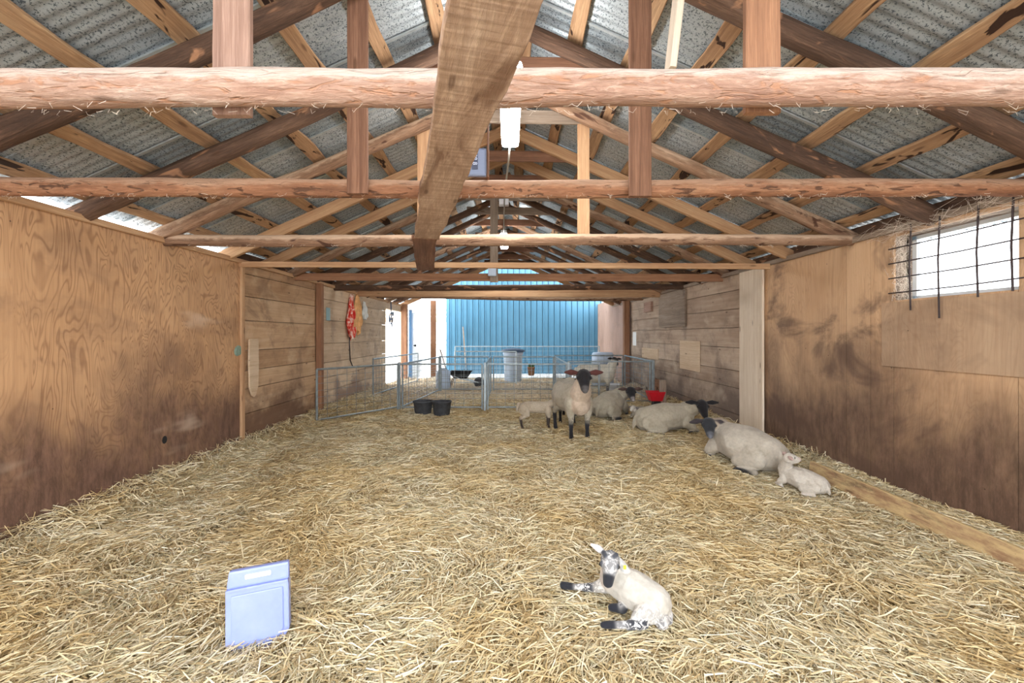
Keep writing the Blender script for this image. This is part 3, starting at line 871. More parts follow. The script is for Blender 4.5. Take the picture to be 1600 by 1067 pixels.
def hanger(t, x, y, w, z0, z1, mat, th_=0.028, seed=1, lean=0.0):
    o = plank('hanger', (x, y, z0), (x + lean, y, z1), w, th_, mat, t, seed=seed)
    m = Matrix.Translation((x + lean / 2, y, (z0 + z1) / 2)) @ Matrix.Rotation(math.atan2(lean, z1 - z0), 4, 'Y') @ Matrix.Rotation(math.radians(-90), 4, 'Y') @ Matrix.Rotation(math.radians(90), 4, 'X')
    o.matrix_basis = PM[t.name].inverted() @ m
    PM[o.name] = m
    return o

# 1: nearest, big pale tie
t = truss(1.42, 'nearest roof truss with the thick pale peeled log tie', 'log_dark', seed=1, collar=False)
log('tie_beam', (-3.25, 1.55, CAM_H + 0.89), (3.25, 1.55, CAM_H + 0.865), 0.066, 0.058, M['log_pale'], t, seed=2, bend=0.006)
hanger(t, (364 - 795) * 1.64 / FPX, 1.64, 0.140, at(0, 182, 1.64).z, 3.05, M['pink_plank'], seed=3)
hanger(t, (1190 - 795) * 1.64 / FPX, 1.64, 0.132, at(0, 178, 1.64).z, 3.15, M['post_brown'], seed=4)
# 2
t = truss(2.36, 'second roof truss, orange log tie and two reddish brown hangers', 'log_dark', seed=4)
log('tie_beam', (-3.25, 2.55, CAM_H + 0.875), (3.25, 2.55, CAM_H + 0.86), 0.054, 0.050, M['log_orange'], t, seed=5, bend=0.014, n=18, lump=0.07)
hanger(t, (559 - 795) * 2.47 / FPX, 2.47, 0.115, at(0, 303, 2.47).z, rz(0.86), M['brown_plank'], seed=5)
hanger(t, (1000 - 795) * 2.47 / FPX, 2.47, 0.125, at(0, 307, 2.47).z, rz(0.80), M['brown_plank'], seed=6)
# 3: no tie
t = truss(3.22, 'third roof truss of dark logs, without a tie, short collar near the lamp', 'log_dark', seed=7)
# 4
t = truss(4.0, 'fourth roof truss, thin rough log tie and two pale pine hangers', 'log_mid', seed=10, r=(0.062, 0.05))
log('tie_beam', (-3.22, 4.0, CAM_H + 0.885), (3.22, 4.0, CAM_H + 0.86), 0.056, 0.05, M['log_mid'], t, seed=9, bend=0.016)
hanger(t, 0.70, 4.08, 0.113, at(0, 372, 4.08).z, rz(0.70), M['pine'], seed=7)
hanger(t, -0.80, 4.08, 0.113, at(0, 372, 4.08).z, rz(0.80), M['pine'], seed=8)
# 5: new lumber
t = truss(4.9, 'fifth roof truss of new pale pine lumber with a slim tie', 'pine', lumber=True, seed=13)
plank('tie_beam', (-3.2, 5.10, CAM_H + 0.825), (3.05, 5.10, CAM_H + 0.80), 0.04, 0.065, M['pine'], t, seed=14)
t = truss(5.65, 'sixth roof truss of pine rafters behind the new pine one', 'pine', lumber=True, seed=15)
t = truss(6.35, 'seventh roof truss, brown tie with a grey centre hanger', 'log_mid', seed=16, r=(0.06, 0.05))
plank('tie_beam', (-3.2, 6.43, CAM_H + 0.855), (3.2, 6.43, CAM_H + 0.84), 0.05, 0.11, M['post_brown'], t, seed=17)
hanger(t, -0.215, 6.36, 0.115, at(0, 441, 6.36).z, rz(0.215) - 0.05, M['grey_plank'], seed=9)
t = truss(7.1, 'eighth roof truss of dark logs, no tie', 'log_dark', seed=18, r=(0.06, 0.05))
t = truss(7.85, 'ninth roof truss with a dark brown log tie', 'log_dark', seed=19, r=(0.06, 0.05))
log('tie_beam', (-3.2, 7.85, CAM_H + 0.87), (3.2, 7.85, CAM_H + 0.85), 0.055, 0.05, M['log_dark'], t, seed=20, bend=0.02)
t = truss(8.9, 'tenth roof truss with a wide pale pine tie board', 'log_mid', seed=21, r=(0.06, 0.05))
plank('tie_beam', (-3.2, 9.0, CAM_H + 0.865), (3.2, 9.0, CAM_H + 0.85), 0.05, 0.15, M['pine'], t, seed=22)
t = truss(9.7, 'eleventh roof truss of dark logs far down the shed', 'log_dark', seed=23, r=(0.06, 0.05))
t = truss(10.3, 'twelfth roof truss with a sagging dark tie log', 'log_dark', seed=25, r=(0.06, 0.05))
log('tie_beam', (-3.2, 10.3, CAM_H + 0.90), (3.2, 10.3, CAM_H + 0.90), 0.05, 0.05, M['log_mid'], t, seed=26, bend=0.05)
t = truss(11.3, 'thirteenth roof truss near the open far end', 'log_mid', seed=27, r=(0.06, 0.05))
t = truss(12.2, 'last but one roof truss at the open far end', 'log_dark', seed=29, r=(0.06, 0.05))
t = truss(13.05, 'last roof truss at the open far end', 'pine', seed=31, lumber=True)

# loose planks nailed under the ties
p0 = Vector((0.06, 0.62, CAM_H + 0.765)); p1 = Vector((-0.64, 3.42, CAM_H + 0.768))
tag(plank('hanging_plank', p0, p1, 0.205, 0.032, M['saw_plank'], seed=12, ragged=0.012, wane=0.02), 'wide rough sawn plank running lengthwise under the nearest ties', 'plank')
tag(plank('hanging_plank', (-0.66, 3.40, CAM_H + 0.762), (-0.95, 4.95, CAM_H + 0.745), 0.19, 0.028, M['brown_plank'], seed=13, ragged=0.01), 'short brown plank continuing beyond the wide plank to the pine tie', 'plank')
o = plank('white_board', (at(1047, 113, 2.0).x, 2.0, at(0, 113, 2.0).z), (at(1062, 0, 2.0).x + 0.02, 2.0, 3.12), 0.03, 0.09, M['white_plank'], seed=14)
tag(o, 'whitewashed board standing up from the nearest tie, right of centre', 'plank')

# ------------------------------------------------------------------ lamps
def lamp(x, ya, yb, z, label, on=True):
    t = empty('light_fixture', (x, (ya + yb) / 2, z)); tag(t, label, 'lamp')
    MB().box((x - 0.055, ya, z + 0.02), (x + 0.055, yb, z + 0.075)).build('housing', M['white_plastic'], t, bevel=0.006)
    MB().box((x - 0.075, ya + 0.02, z - 0.045), (x + 0.075, yb - 0.02, z + 0.021)).build('diffuser', M['lamp'], t, bevel=0.028)
    for yy in (ya + 0.15, yb - 0.15):
        MB().tube([(x, yy, z + 0.07), (x + 0.02, yy, z + 0.62 - abs(x))], 0.004, 6).build('hanging_wire', M['mat_cable'], t)
    return t
lamp(0.012, 2.70, 3.88, CAM_H + 1.70, 'long lit white tube light hanging near the wide plank')
lamp(-0.09, 7.75, 8.9, CAM_H + 1.79, 'far lit white tube light hanging down the shed')
c = MB().tube([(0.01, 3.86, 3.05), (0.0, 4.1, 3.0), (-0.03, 4.6, 2.96), (-0.05, 5.2, 2.98), (-0.06, 5.75, 3.05)], 0.010, 7)
tag(c.build('power_cable', M['mat_cable'], smooth=True), 'grey cable trailing from the near tube light', 'cable')
c = MB().tube([(-0.06, 5.85, 3.10), (-0.07, 6.3, 3.07), (-0.08, 7.0, 3.06), (-0.09, 7.76, 3.16)], 0.010, 7)
tag(c.build('power_cable', M['mat_cable'], smooth=True), 'grey cable running from the socket to the far tube light', 'cable')
tag(MB().box((-0.13, 5.75, 3.07), (0.0, 5.85, 3.15)).build('socket_box', M['white_plastic'], bevel=0.01), 'small white socket box hanging on the cable', 'socket')
tag(MB().box((-0.30, 6.27, CAM_H + 0.85), (-0.18, 6.33, CAM_H + 0.97)).build('junction_box', M['bluewhite_plastic'], bevel=0.01), 'small square pale box on the grey centre hanger', 'box')

# digital display box on the second tie
db = empty('display_box', (-0.17, 2.5, 2.27)); tag(db, 'slate grey box with pale digits standing on the second tie', 'display')
mm = Matrix.Translation((-0.175, 2.52, 2.36))
MB().box((-0.255, 2.50, 2.262), (-0.128, 2.53, 2.425)).build('case', M['slate_plastic'], db, bevel=0.012)
MB().box((-0.212, 2.494, 2.30), (-0.178, 2.499, 2.415)).build('display_panel', M['navy_plastic'], db)
cu = bpy.data.curves.new('digits', 'FONT'); cu.body = ':88 8'; cu.size = 0.036; cu.extrude = 0.001; cu.align_x = 'CENTER'; cu.align_y = 'CENTER'
tmp = bpy.data.objects.new('tmp', cu); COL.objects.link(tmp)
dg = bpy.context.evaluated_depsgraph_get()
me = bpy.data.meshes.new_from_object(tmp.evaluated_get(dg)); bpy.data.objects.remove(tmp)
me.materials.clear(); me.materials.append(M['lettering'])
link('digits', me, db, Matrix.Translation((-0.195, 2.492, 2.358)) @ Matrix.Rotation(math.radians(90), 4, 'Y') @ Matrix.Rotation(math.radians(90), 4, 'X'))
tag(plank('thin_batten', (-0.122, 2.56, 2.27), (-0.122, 2.56, 3.0), 0.012, 0.05, M['brown_plank'], seed=4), 'thin brown upright batten right of the display box', 'batten')

# ------------------------------------------------------------------ pens
def panel(p0, p1, label, h=0.83, z0=0.03, nv=9, nh=8, mat='fence_metal', wire='wire', r=0.017, group=None, wr=0.0034):
    p0 = Vector((p0[0], p0[1], 0)); p1 = Vector((p1[0], p1[1], 0))
    t = empty('metal_hurdle', ((p0 + p1) / 2)[:]); tag(t, label, 'hurdle', group or 'galvanised lambing pen panels')
    d = (p1 - p0); L = d.length; d.normalize()
    up = Vector((0, 0, 1))
    for q in (p0, p1):
        MB().tube([q + up * z0, q + up * h], r, 8).build('side_tube', M[mat], t, smooth=False)
    MB().tube([p0 + up * h, p1 + up * h], r, 8).build('top_rail', M[mat], t)
    MB().tube([p0 + up * (z0 + 0.04), p1 + up * (z0 + 0.04)], r * 0.8, 8).build('bottom_rail', M[mat], t)
    w = MB()
    nv = max(3, int(L / 0.15))
    for i in range(1, nv):
        q = p0 + d * (L * i / nv)
        w.tube([q + up * (z0 + 0.04), q + up * h], wr, 4, False)
    for j in range(1, nh):
        zz = z0 + 0.04 + (h - z0 - 0.04) * (j / nh) ** 1.15
        w.tube([p0 + up * zz, p1 + up * zz], wr, 4, False)
    w.build('wire_mesh', M[wire], t)
    return t
A = (-2.88, 6.53); B = (-1.97, 7.72)
panel(A, B, 'pen panel angled out from the left wall post', )
panel((-1.90, 7.78), (-1.62, 10.1), 'pen side panel running back from the left gate post')
panel((-1.93, 7.70), (-0.47, 7.70), 'front pen panel behind the two black buckets')
panel((-0.37, 7.70), (1.02, 7.70), 'middle front pen panel left of the standing ewe')
panel((1.10, 7.72), (1.6, 7.72), 'short front pen panel hidden behind the standing ewe')
panel((-0.42, 7.78), (-0.42, 10.2), 'pen divider running back from the centre posts')
panel((1.06, 7.80), (1.10, 10.2), 'pen divider behind the standing ewe')
panel((-1.60, 10.25), (-0.48, 10.25), 'rear pen panel at the left')
panel((-0.36, 10.25), (1.05, 10.25), 'rear pen panel in the middle')
panel((1.15, 8.45), (2.74, 8.45), 'front pen panel behind the resting ewes at the right')
panel((2.80, 8.40), (2.90, 10.9), 'pen side panel along the right wall by the red bucket')
panel((1.15, 10.9), (2.85, 10.9), 'rear pen panel behind the ewe in the pen')
panel((-2.9, 9.3), (-2.55, 12.2), 'slanting panel beside the bright side doorway')
panel((-1.6, 13.0), (2.7, 13.0), 'long pale hurdle in front of the blue wall', h=1.0, mat='pale_metal', wire='pale_metal', group='pale hurdles by the blue wall')
panel((-1.45, 11.7), (0.2, 11.7), 'pale hurdle across the left of the far pens', h=0.90, mat='pale_metal', wire='pale_metal', group='pale hurdles by the blue wall')
for (x, y, lb) in ((-1.95, 7.74, 'galvanised post at the corner of the left gate'), (-0.42, 7.70, 'stout galvanised post between the two front pens'), (1.06, 7.74, 'galvanised post behind the standing ewe'), (-1.61, 10.2, 'galvanised post at the rear left pen corner'), (2.79, 8.42, 'galvanised post above the red bucket')):
    tag(MB().box((x - 0.024, y - 0.024, -0.03), (x + 0.024, y + 0.024, 0.86)).build('metal_post', M['fence_metal'], bevel=0.004), lb, 'post', 'galvanised pen posts')

# buckets
def bucket(name, x, y, r, h, mat, label, cat='bucket', hay=False, rt=0.82, n=26):
    t = empty(name, (x, y, 0)); tag(t, label, cat)
    zb = 0.01
    prof = [(r * rt * 0.96, zb), (r * rt, zb + 0.01), (r * 0.985, zb + h * 0.9), (r * 1.03, zb + h * 0.91), (r * 1.04, zb + h), (r * 0.98, zb + h), (r * 0.93, zb + h * 0.9), (r * rt * 0.9, zb + 0.05), (0.001, zb + 0.045)]
    MB().lathe((x, y, 0), prof, n).build('shell', mat, t, smooth=True)
    pts = [(x + r * 1.03 * math.cos(a), y - 0.02 - r * 0.25 * math.sin(a), zb + h * 0.96 - r * 0.45 * math.sin(a)) for a in np.linspace(0, math.pi, 12)]
    MB().tube(pts, 0.004, 6).build('bail', M['dark_wire'], t)
    return t
bucket('feed_bucket', (660.5 - 795) * 7.35 / FPX, 7.38, 0.165, 0.225, M['rubber'], 'left one of the two black rubber buckets by the front panel')
bucket('feed_bucket', (690.5 - 795) * 7.3 / FPX, 7.28, 0.16, 0.235, M['rubber'], 'right one of the two black rubber buckets by the front panel')
bucket('white_bucket', (957.5 - 795) * 10.2 / FPX, 10.1, 0.14, 0.20, M['white_plastic'], 'small white bucket on the straw in the right rear pen')
# big pale barrel in the back pen
t = empty('barrel', (2.5, 11.6, 0)); tag(t, 'large pale blue white barrel behind the rear right pen', 'barrel')
MB().lathe((2.5, 11.6, 0), [(0.27, 0), (0.29, 0.03), (0.285, 0.25), (0.295, 0.28), (0.285, 0.31), (0.285, 0.58), (0.295, 0.61), (0.285, 0.64), (0.28, 0.84), (0.25, 0.88), (0.0, 0.885)], 28).build('drum', M['bluewhite_plastic'], t, smooth=True)
# red bucket hung on the side panel
t = empty('red_bucket', (2.74, 7.95, 0.1)); tag(t, 'red plastic feeder hooked on the right side panel', 'feeder')
x0, y0 = 2.70, 8.02
vs = [(x0 - 0.10, y0 - 0.09, 0.14), (x0 + 0.10, y0 - 0.09, 0.14), (x0 + 0.10, y0 + 0.09, 0.14), (x0 - 0.10, y0 + 0.09, 0.14), (x0 - 0.15, y0 - 0.12, 0.31), (x0 + 0.15, y0 - 0.12, 0.31), (x0 + 0.15, y0 + 0.12, 0.31), (x0 - 0.15, y0 + 0.12, 0.31),
      (x0 - 0.135, y0 - 0.105, 0.31), (x0 + 0.135, y0 - 0.105, 0.31), (x0 + 0.135, y0 + 0.105, 0.31), (x0 - 0.135, y0 + 0.105, 0.31), (x0 - 0.09, y0 - 0.08, 0.16), (x0 + 0.09, y0 - 0.08, 0.16), (x0 + 0.09, y0 + 0.08, 0.16), (x0 - 0.09, y0 + 0.08, 0.16)]
fs = [(0, 3, 2, 1)] + [(i, (i + 1) % 4, 4 + (i + 1) % 4, 4 + i) for i in range(4)] + [(4 + i, 4 + (i + 1) % 4, 8 + (i + 1) % 4, 8 + i) for i in range(4)] + [(8 + i, 8 + (i + 1) % 4, 12 + (i + 1) % 4, 12 + i) for i in range(4)] + [(12, 13, 14, 15)]
MB().add(vs, fs).build('tub', M['red_plastic'], t)
for xx in (-0.1, 0.1):
    MB().tube([(x0 + xx, y0 + 0.11, 0.31), (x0 + xx, y0 + 0.2, 0.36), (x0 + xx, y0 + 0.22, 0.30)], 0.006, 6).build('hook', M['dark_wire'], t)
MB().box((x0 - 0.05, y0 - 0.07, 0.02), (x0 + 0.07, y0 + 0.07, 0.139)).build('stand', M['black_plastic'], t)
# hanging pot with leaves
t = empty('hanging_pot', (0.52, 10.15, 0.40)); tag(t, 'small brown pot with green sprigs hung on the middle pen panel', 'pot')
px, py_, pz = (830 - 795) * 10.15 / FPX, 10.15, CAM_H - (586.5 - 523) * 10.15 / FPX
MB().lathe((px, py_, pz), [(0.06, 0), (0.07, 0.01), (0.082, 0.17), (0.09, 0.175), (0.09, 0.20), (0.075, 0.20), (0.06, 0.1), (0.0, 0.09)], 20).build('pot', M['terracotta'], t, smooth=True)
for k in range(9):
    a = k * 0.7
    MB().tube([(px + 0.03 * math.cos(a), py_ + 0.03 * math.sin(a), pz + 0.12), (px + 0.06 * math.cos(a), py_ + 0.06 * math.sin(a), pz + 0.24), (px + 0.11 * math.cos(a), py_ + 0.09 * math.sin(a), pz + 0.27 + 0.02 * (k % 3))], [0.005, 0.018, 0.003], 6).build('sprig', M['leaf'], t)
# tub on a stand against the blue wall
t = empty('water_tub', (0.12, 12.4, 0)); tag(t, 'pale round tub with a dark lid standing before the blue wall', 'tub')
MB().lathe((0.12, 12.4, 0), [(0.22, 0.02), (0.24, 0.05), (0.27, 0.78), (0.29, 0.80), (0.29, 0.86), (0.0, 0.86)], 28).build('tub_body', M['bluewhite_plastic'], t, smooth=True)
MB().lathe((0.12, 12.4, 0), [(0.33, 0.865), (0.34, 0.88), (0.31, 0.93), (0.12, 0.97), (0.0, 0.975)], 28).build('lid', M['lid_dark'], t, smooth=True)
t = empty('blue_drum', (-1.62, 10.75, 0)); tag(t, 'blue white drum standing in the left rear pen', 'barrel')
MB().lathe((-1.62, 10.75, 0), [(0.17, 0), (0.18, 0.02), (0.18, 0.42), (0.16, 0.47), (0.06, 0.50), (0.06, 0.53), (0.0, 0.53)], 24).build('drum', M['bluewhite_plastic'], t, smooth=True)
# barrow like tangle of black fittings, leaning shafts
t = empty('wheelbarrow', (-1.3, 11.0, 0)); tag(t, 'small dark wheelbarrow parked in the rear left pen', 'wheelbarrow')
bx, by = -1.22, 11.1
vs = [(bx - 0.16, by - 0.15, 0.25), (bx + 0.16, by - 0.15, 0.25), (bx + 0.16, by + 0.15, 0.25), (bx - 0.16, by + 0.15, 0.25), (bx - 0.28, by - 0.24, 0.42), (bx + 0.28, by - 0.24, 0.42), (bx + 0.28, by + 0.24, 0.42), (bx - 0.28, by + 0.24, 0.42)]
MB().add(vs, [(0, 3, 2, 1), (0, 1, 5, 4), (1, 2, 6, 5), (2, 3, 7, 6), (3, 0, 4, 7)]).build('tray', M['black_plastic'], t)
for s_ in (-1, 1):
    MB().tube([(bx + 0.45, by + s_ * 0.06, 0.14), (bx, by + s_ * 0.14, 0.24), (bx - 0.5, by + s_ * 0.24, 0.46)], 0.014, 7).build('handle', M['pale_metal'], t)
    MB().tube([(bx - 0.2, by + s_ * 0.15, 0.26), (bx - 0.26, by + s_ * 0.17, 0.0)], 0.012, 7).build('leg', M['dark_wire'], t)
whl = MB().lathe((0, 0, 0), [(0.03, -0.03), (0.10, -0.03), (0.13, -0.02), (0.135, 0), (0.13, 0.02), (0.10, 0.03), (0.03, 0.03)], 22)
mwh = Matrix.Translation((bx + 0.46, by, 0.14)) @ Matrix.Rotation(math.radians(90), 4, 'X')
whl.v = [mwh @ v for v in whl.v]; whl.build('wheel', M['rubber'], t, smooth=True)
def shaft(a, b, r, label, head=None):
    t = empty('pitchfork', b); tag(t, label, 'fork')
    MB().tube([a, b], r, 8).build('shaft', M['dark_wire'] if head is None else M['grey_plank'], t)
    for k in (-1, 0, 1):
        MB().tube([b, (b[0] + 0.05 * k, b[1] - 0.01, b[2] - 0.08), (b[0] + 0.055 * k + 0.01, b[1] - 0.03, b[2] - 0.30)], 0.006, 6).build('tine', M['dark_wire'], t)
shaft((-1.61, 15.3, 1.63), (-1.48, 15.0, 0.26), 0.022, 'dark fork leaning against the blue wall', 1)
shaft((-1.72, 10.9, 0.98), (-1.48, 10.7, 0.31), 0.018, 'grey fork leaning beside the small dark wheelbarrow', 1)

# ------------------------------------------------------------------ things on the walls
xw = -WX
o = MB()
pz_ = [(0.045, 1.30), (0.052, 1.28), (0.055, 1.0), (0.05, 0.72), (0.02, 0.61), (0.006, 0.59)]
yc = 5.33
vs = []; 
for w_, z_ in pz_:
    for (dy, dx) in ((-w_ * 1.1, 0.012), (w_ * 1.1, 0.012), (w_ * 1.1, 0.034), (-w_ * 1.1, 0.034)):
        vs.append((xw + dx, yc + dy * 1.6, z_))
fs = [(0, 1, 2, 3)]
for i in range(len(pz_) - 1):
    for k in range(4):
        fs.append((i * 4 + k, (i + 1) * 4 + k, (i + 1) * 4 + (k + 1) % 4, i * 4 + (k + 1) % 4))
fs.append(tuple((len(pz_) - 1) * 4 + k for k in (3, 2, 1, 0)))
tag(o.add(vs, fs).build('pointed_board', M['cream_wood'], None, wallframe(xw)), 'pale pointed wooden stake hanging on the left board wall', 'board')
tag(MB().lathe((0, 0, 0), [(0.0, 0), (0.055, 0), (0.062, 0.012), (0.05, 0.03), (0.0, 0.032)], 9, 1.0, 1.2).build('pad', M['green_rag']), 'small grey green pad pinned at the end of the left plywood', 'pad')
bpy.data.objects['pad'].matrix_basis = Matrix.Translation((xw + 0.004, 5.06, 1.165)) @ Matrix.Rotation(math.radians(90), 4, 'Y') @ Matrix.Rotation(0.5, 4, 'Z')
patch('wall_card', M['blue_paper'], -WX, -1, 7.50, 7.66, 1.60, 1.82, 'pale blue card pinned beyond the left wall post', 'card', t=0.006)
# towel hung on the left wall
def cloth(name, mat, y0, y1, ztop, zbot, label, cat, seed, pinch=0.25, off=0.03, tail=0.0):
    vs = []; fs = []
    nu, nv_ = 26, 30
    for j in range(nv_ + 1):
        v = j / nv_
        wdt = pinch + (1 - pinch) * min(1, v * 1.6)
        if v > 0.75: wdt *= 1 - (v - 0.75) * 2.2
        for i in range(nu + 1):
            u = i / nu - 0.5
            yy = (y0 + y1) / 2 + u * (y1 - y0) * wdt
            dx = off + 0.03 * math.sin(u * 22 + seed + 0.6 * math.sin(v * 4)) * (0.5 + 0.6 * v) + 0.01 * math.sin(v * 13 + u * 7)
            zz = ztop + (zbot - ztop) * v * (1 - 0.10 * abs(math.sin(u * 5 + seed))) - 0.02 * math.sin(u * 9)
            vs.append((xw + max(0.014, dx), yy, zz))
    for j in range(nv_):
        for i in range(nu):
            a = j * (nu + 1) + i
            fs.append((a, a + 1, a + nu + 2, a + nu + 1))
    n0 = len(vs)
    vs += [(x_ - 0.006, y_, z_) for x_, y_, z_ in vs]
    back = [tuple(i + n0 for i in reversed(f_)) for f_ in fs]
    rim = [j * (nu + 1) for j in range(nv_ + 1)] + [nv_ * (nu + 1) + i for i in range(1, nu + 1)] + [j * (nu + 1) + nu for j in range(nv_ - 1, -1, -1)] + [i for i in range(nu - 1, 0, -1)]
    side_f = [(rim[i], rim[(i + 1) % len(rim)], rim[(i + 1) % len(rim)] + n0, rim[i] + n0) for i in range(len(rim))]
    me = mesh_from(name, vs, fs + back + side_f, mat, True)
    return tag(link(name, me), label, cat)
cloth('towel', M['rag'], 8.36, 8.92, 2.14, 1.22, 'red and white cloth hanging on the pale left boards', 'cloth', 0.4)
cloth('towel', M['rag_orange'], 8.72, 9.22, 2.16, 1.35, 'orange cream cloth hanging right behind the red one', 'cloth', 2.4, off=0.035)
cloth('rag_strip', M['paper'], 9.2, 9.6, 2.05, 1.66, 'short whitish rag on a nail beside the orange cloth', 'cloth', 4.4, off=0.03)
tag(MB().tube([(xw + 0.03, 8.55, 1.55), (xw + 0.03, 8.52, 1.2), (xw + 0.03, 8.56, 0.85), (xw + 0.035, 8.68, 0.72)], 0.011, 6).build('strap', M['dark_wire'], smooth=True), 'dark strap end dangling below the red cloth', 'strap')
t = empty('bridle', (-3.0, 11.3, 1.9)); tag(t, 'dark blue rope halter hanging in the bright side doorway', 'halter')
for k in range(5):
    q = [(-3.06 + 0.05 * math.sin(a * 1 + k), 11.3 + 0.02 * k, 1.78 + 0.16 * math.cos(a + k * 0.7)) for a in np.linspace(0, 2 * math.pi * 0.9, 14)]
    MB().tube(q, 0.008, 6).build('rope_loop', M['lid_dark'], t, smooth=True)
MB().tube([(-3.06, 11.3, 2.2), (-3.06, 11.32, 1.9), (-3.04, 11.34, 1.55)], 0.014, 6).build('lead_rope', M['lid_dark'], t, smooth=True)
# knot hole and latch on the plywood
for yy, zz, lb in ((3.98, 0.39, 'left plywood'),):
    k = MB().lathe((0, 0, 0), [(0.0, 0.0), (0.022, 0.0), (0.03, 0.004), (0.0, 0.005)], 12, 1.2, 1.0)
    oo = k.build('knot_hole', M['black_plastic']); oo.matrix_basis = Matrix.Translation((xw + 0.001, yy, zz)) @ Matrix.Rotation(math.radians(90), 4, 'Y')
    tag(oo, 'dark knot hole low on the left plywood wall', 'knot hole')

# ------------------------------------------------------------------ blue jug in the foreground
def jug():
    t = empty('plastic_jug', (-1.08, 1.95, 0)); tag(t, 'lilac blue translucent plastic jug standing in the straw foreground', 'jug')
    W_, Hh, T_ = 0.245, 0.325, 0.06
    mw = Matrix.Translation((-1.078, 1.870, 0.005)) @ Matrix.Rotation(math.radians(19), 4, 'Z') @ Matrix.Rotation(math.radians(-8), 4, 'X') @ Matrix.Rotation(math.radians(-2.0), 4, 'Y')
    def part(name, outline, y0, y1, mat, bev):
        n = len(outline)
        mb = MB(); mb.add([(a, y0, b) for a, b in outline] + [(a, y1, b) for a, b in outline], [tuple(range(n)), tuple(range(2 * n - 1, n - 1, -1))] + [(i, n + i, n + (i + 1) % n, (i + 1) % n) for i in range(n)])
        mb.v = [mw @ v for v in mb.v]
        return mb.build(name, mat, t, mw, bevel=bev, smooth=False)
    h = W_ / 2
    part('body', [(-h, -0.01), (h - 0.035, -0.01), (h, 0.05), (h, Hh - 0.075), (-h, Hh - 0.075)], 0, T_, M['jug'], 0.008)
    # shoulder with the hand slot: a frame of four bars
    z0, z1 = Hh - 0.072, Hh
    part('shoulder', [(-h, z0), (h, z0), (h, z1), (-h + 0.01, z1)], 0.012, T_ - 0.008, M['jug'], 0.010)
    part('handle_slot', [(-0.05, z0 + 0.030), (0.052, z0 + 0.030), (0.052, z0 + 0.050), (-0.05, z0 + 0.050)], 0.007, 0.02, M['white_plastic'], 0.005)
    part('raised_panel', [(-h + 0.022, 0.012), (h - 0.05, 0.012), (h - 0.022, 0.058), (h - 0.022, Hh - 0.095), (-h + 0.022, Hh - 0.095)], -0.006, 0.01, M['jug'], 0.005)
    part('rim', [(-h + 0.002, Hh - 0.082), (h - 0.002, Hh - 0.082), (h - 0.002, Hh - 0.070), (-h + 0.002, Hh - 0.070)], -0.004, T_ - 0.002, M['jug'], 0.003)
jug()

# ------------------------------------------------------------------ sheep
ICO = {}
def ico(sub=2):
    if sub not in ICO:
        bm = bmesh.new(); bmesh.ops.create_icosphere(bm, subdivisions=sub, radius=1)
        ICO[sub] = [v.co.copy() for v in bm.verts]; bm.free()
    return ICO[sub]

WOOL = (0.48, 0.43, 0.335); WOOLP = (0.70, 0.60, 0.50); PINK = (0.66, 0.42, 0.34); BLK = (0.018, 0.017, 0.02); DKB = (0.06, 0.045, 0.04); WHT = (0.62, 0.61, 0.60); GRY = (0.10, 0.11, 0.13); EARP = (0.11, 0.035, 0.03)

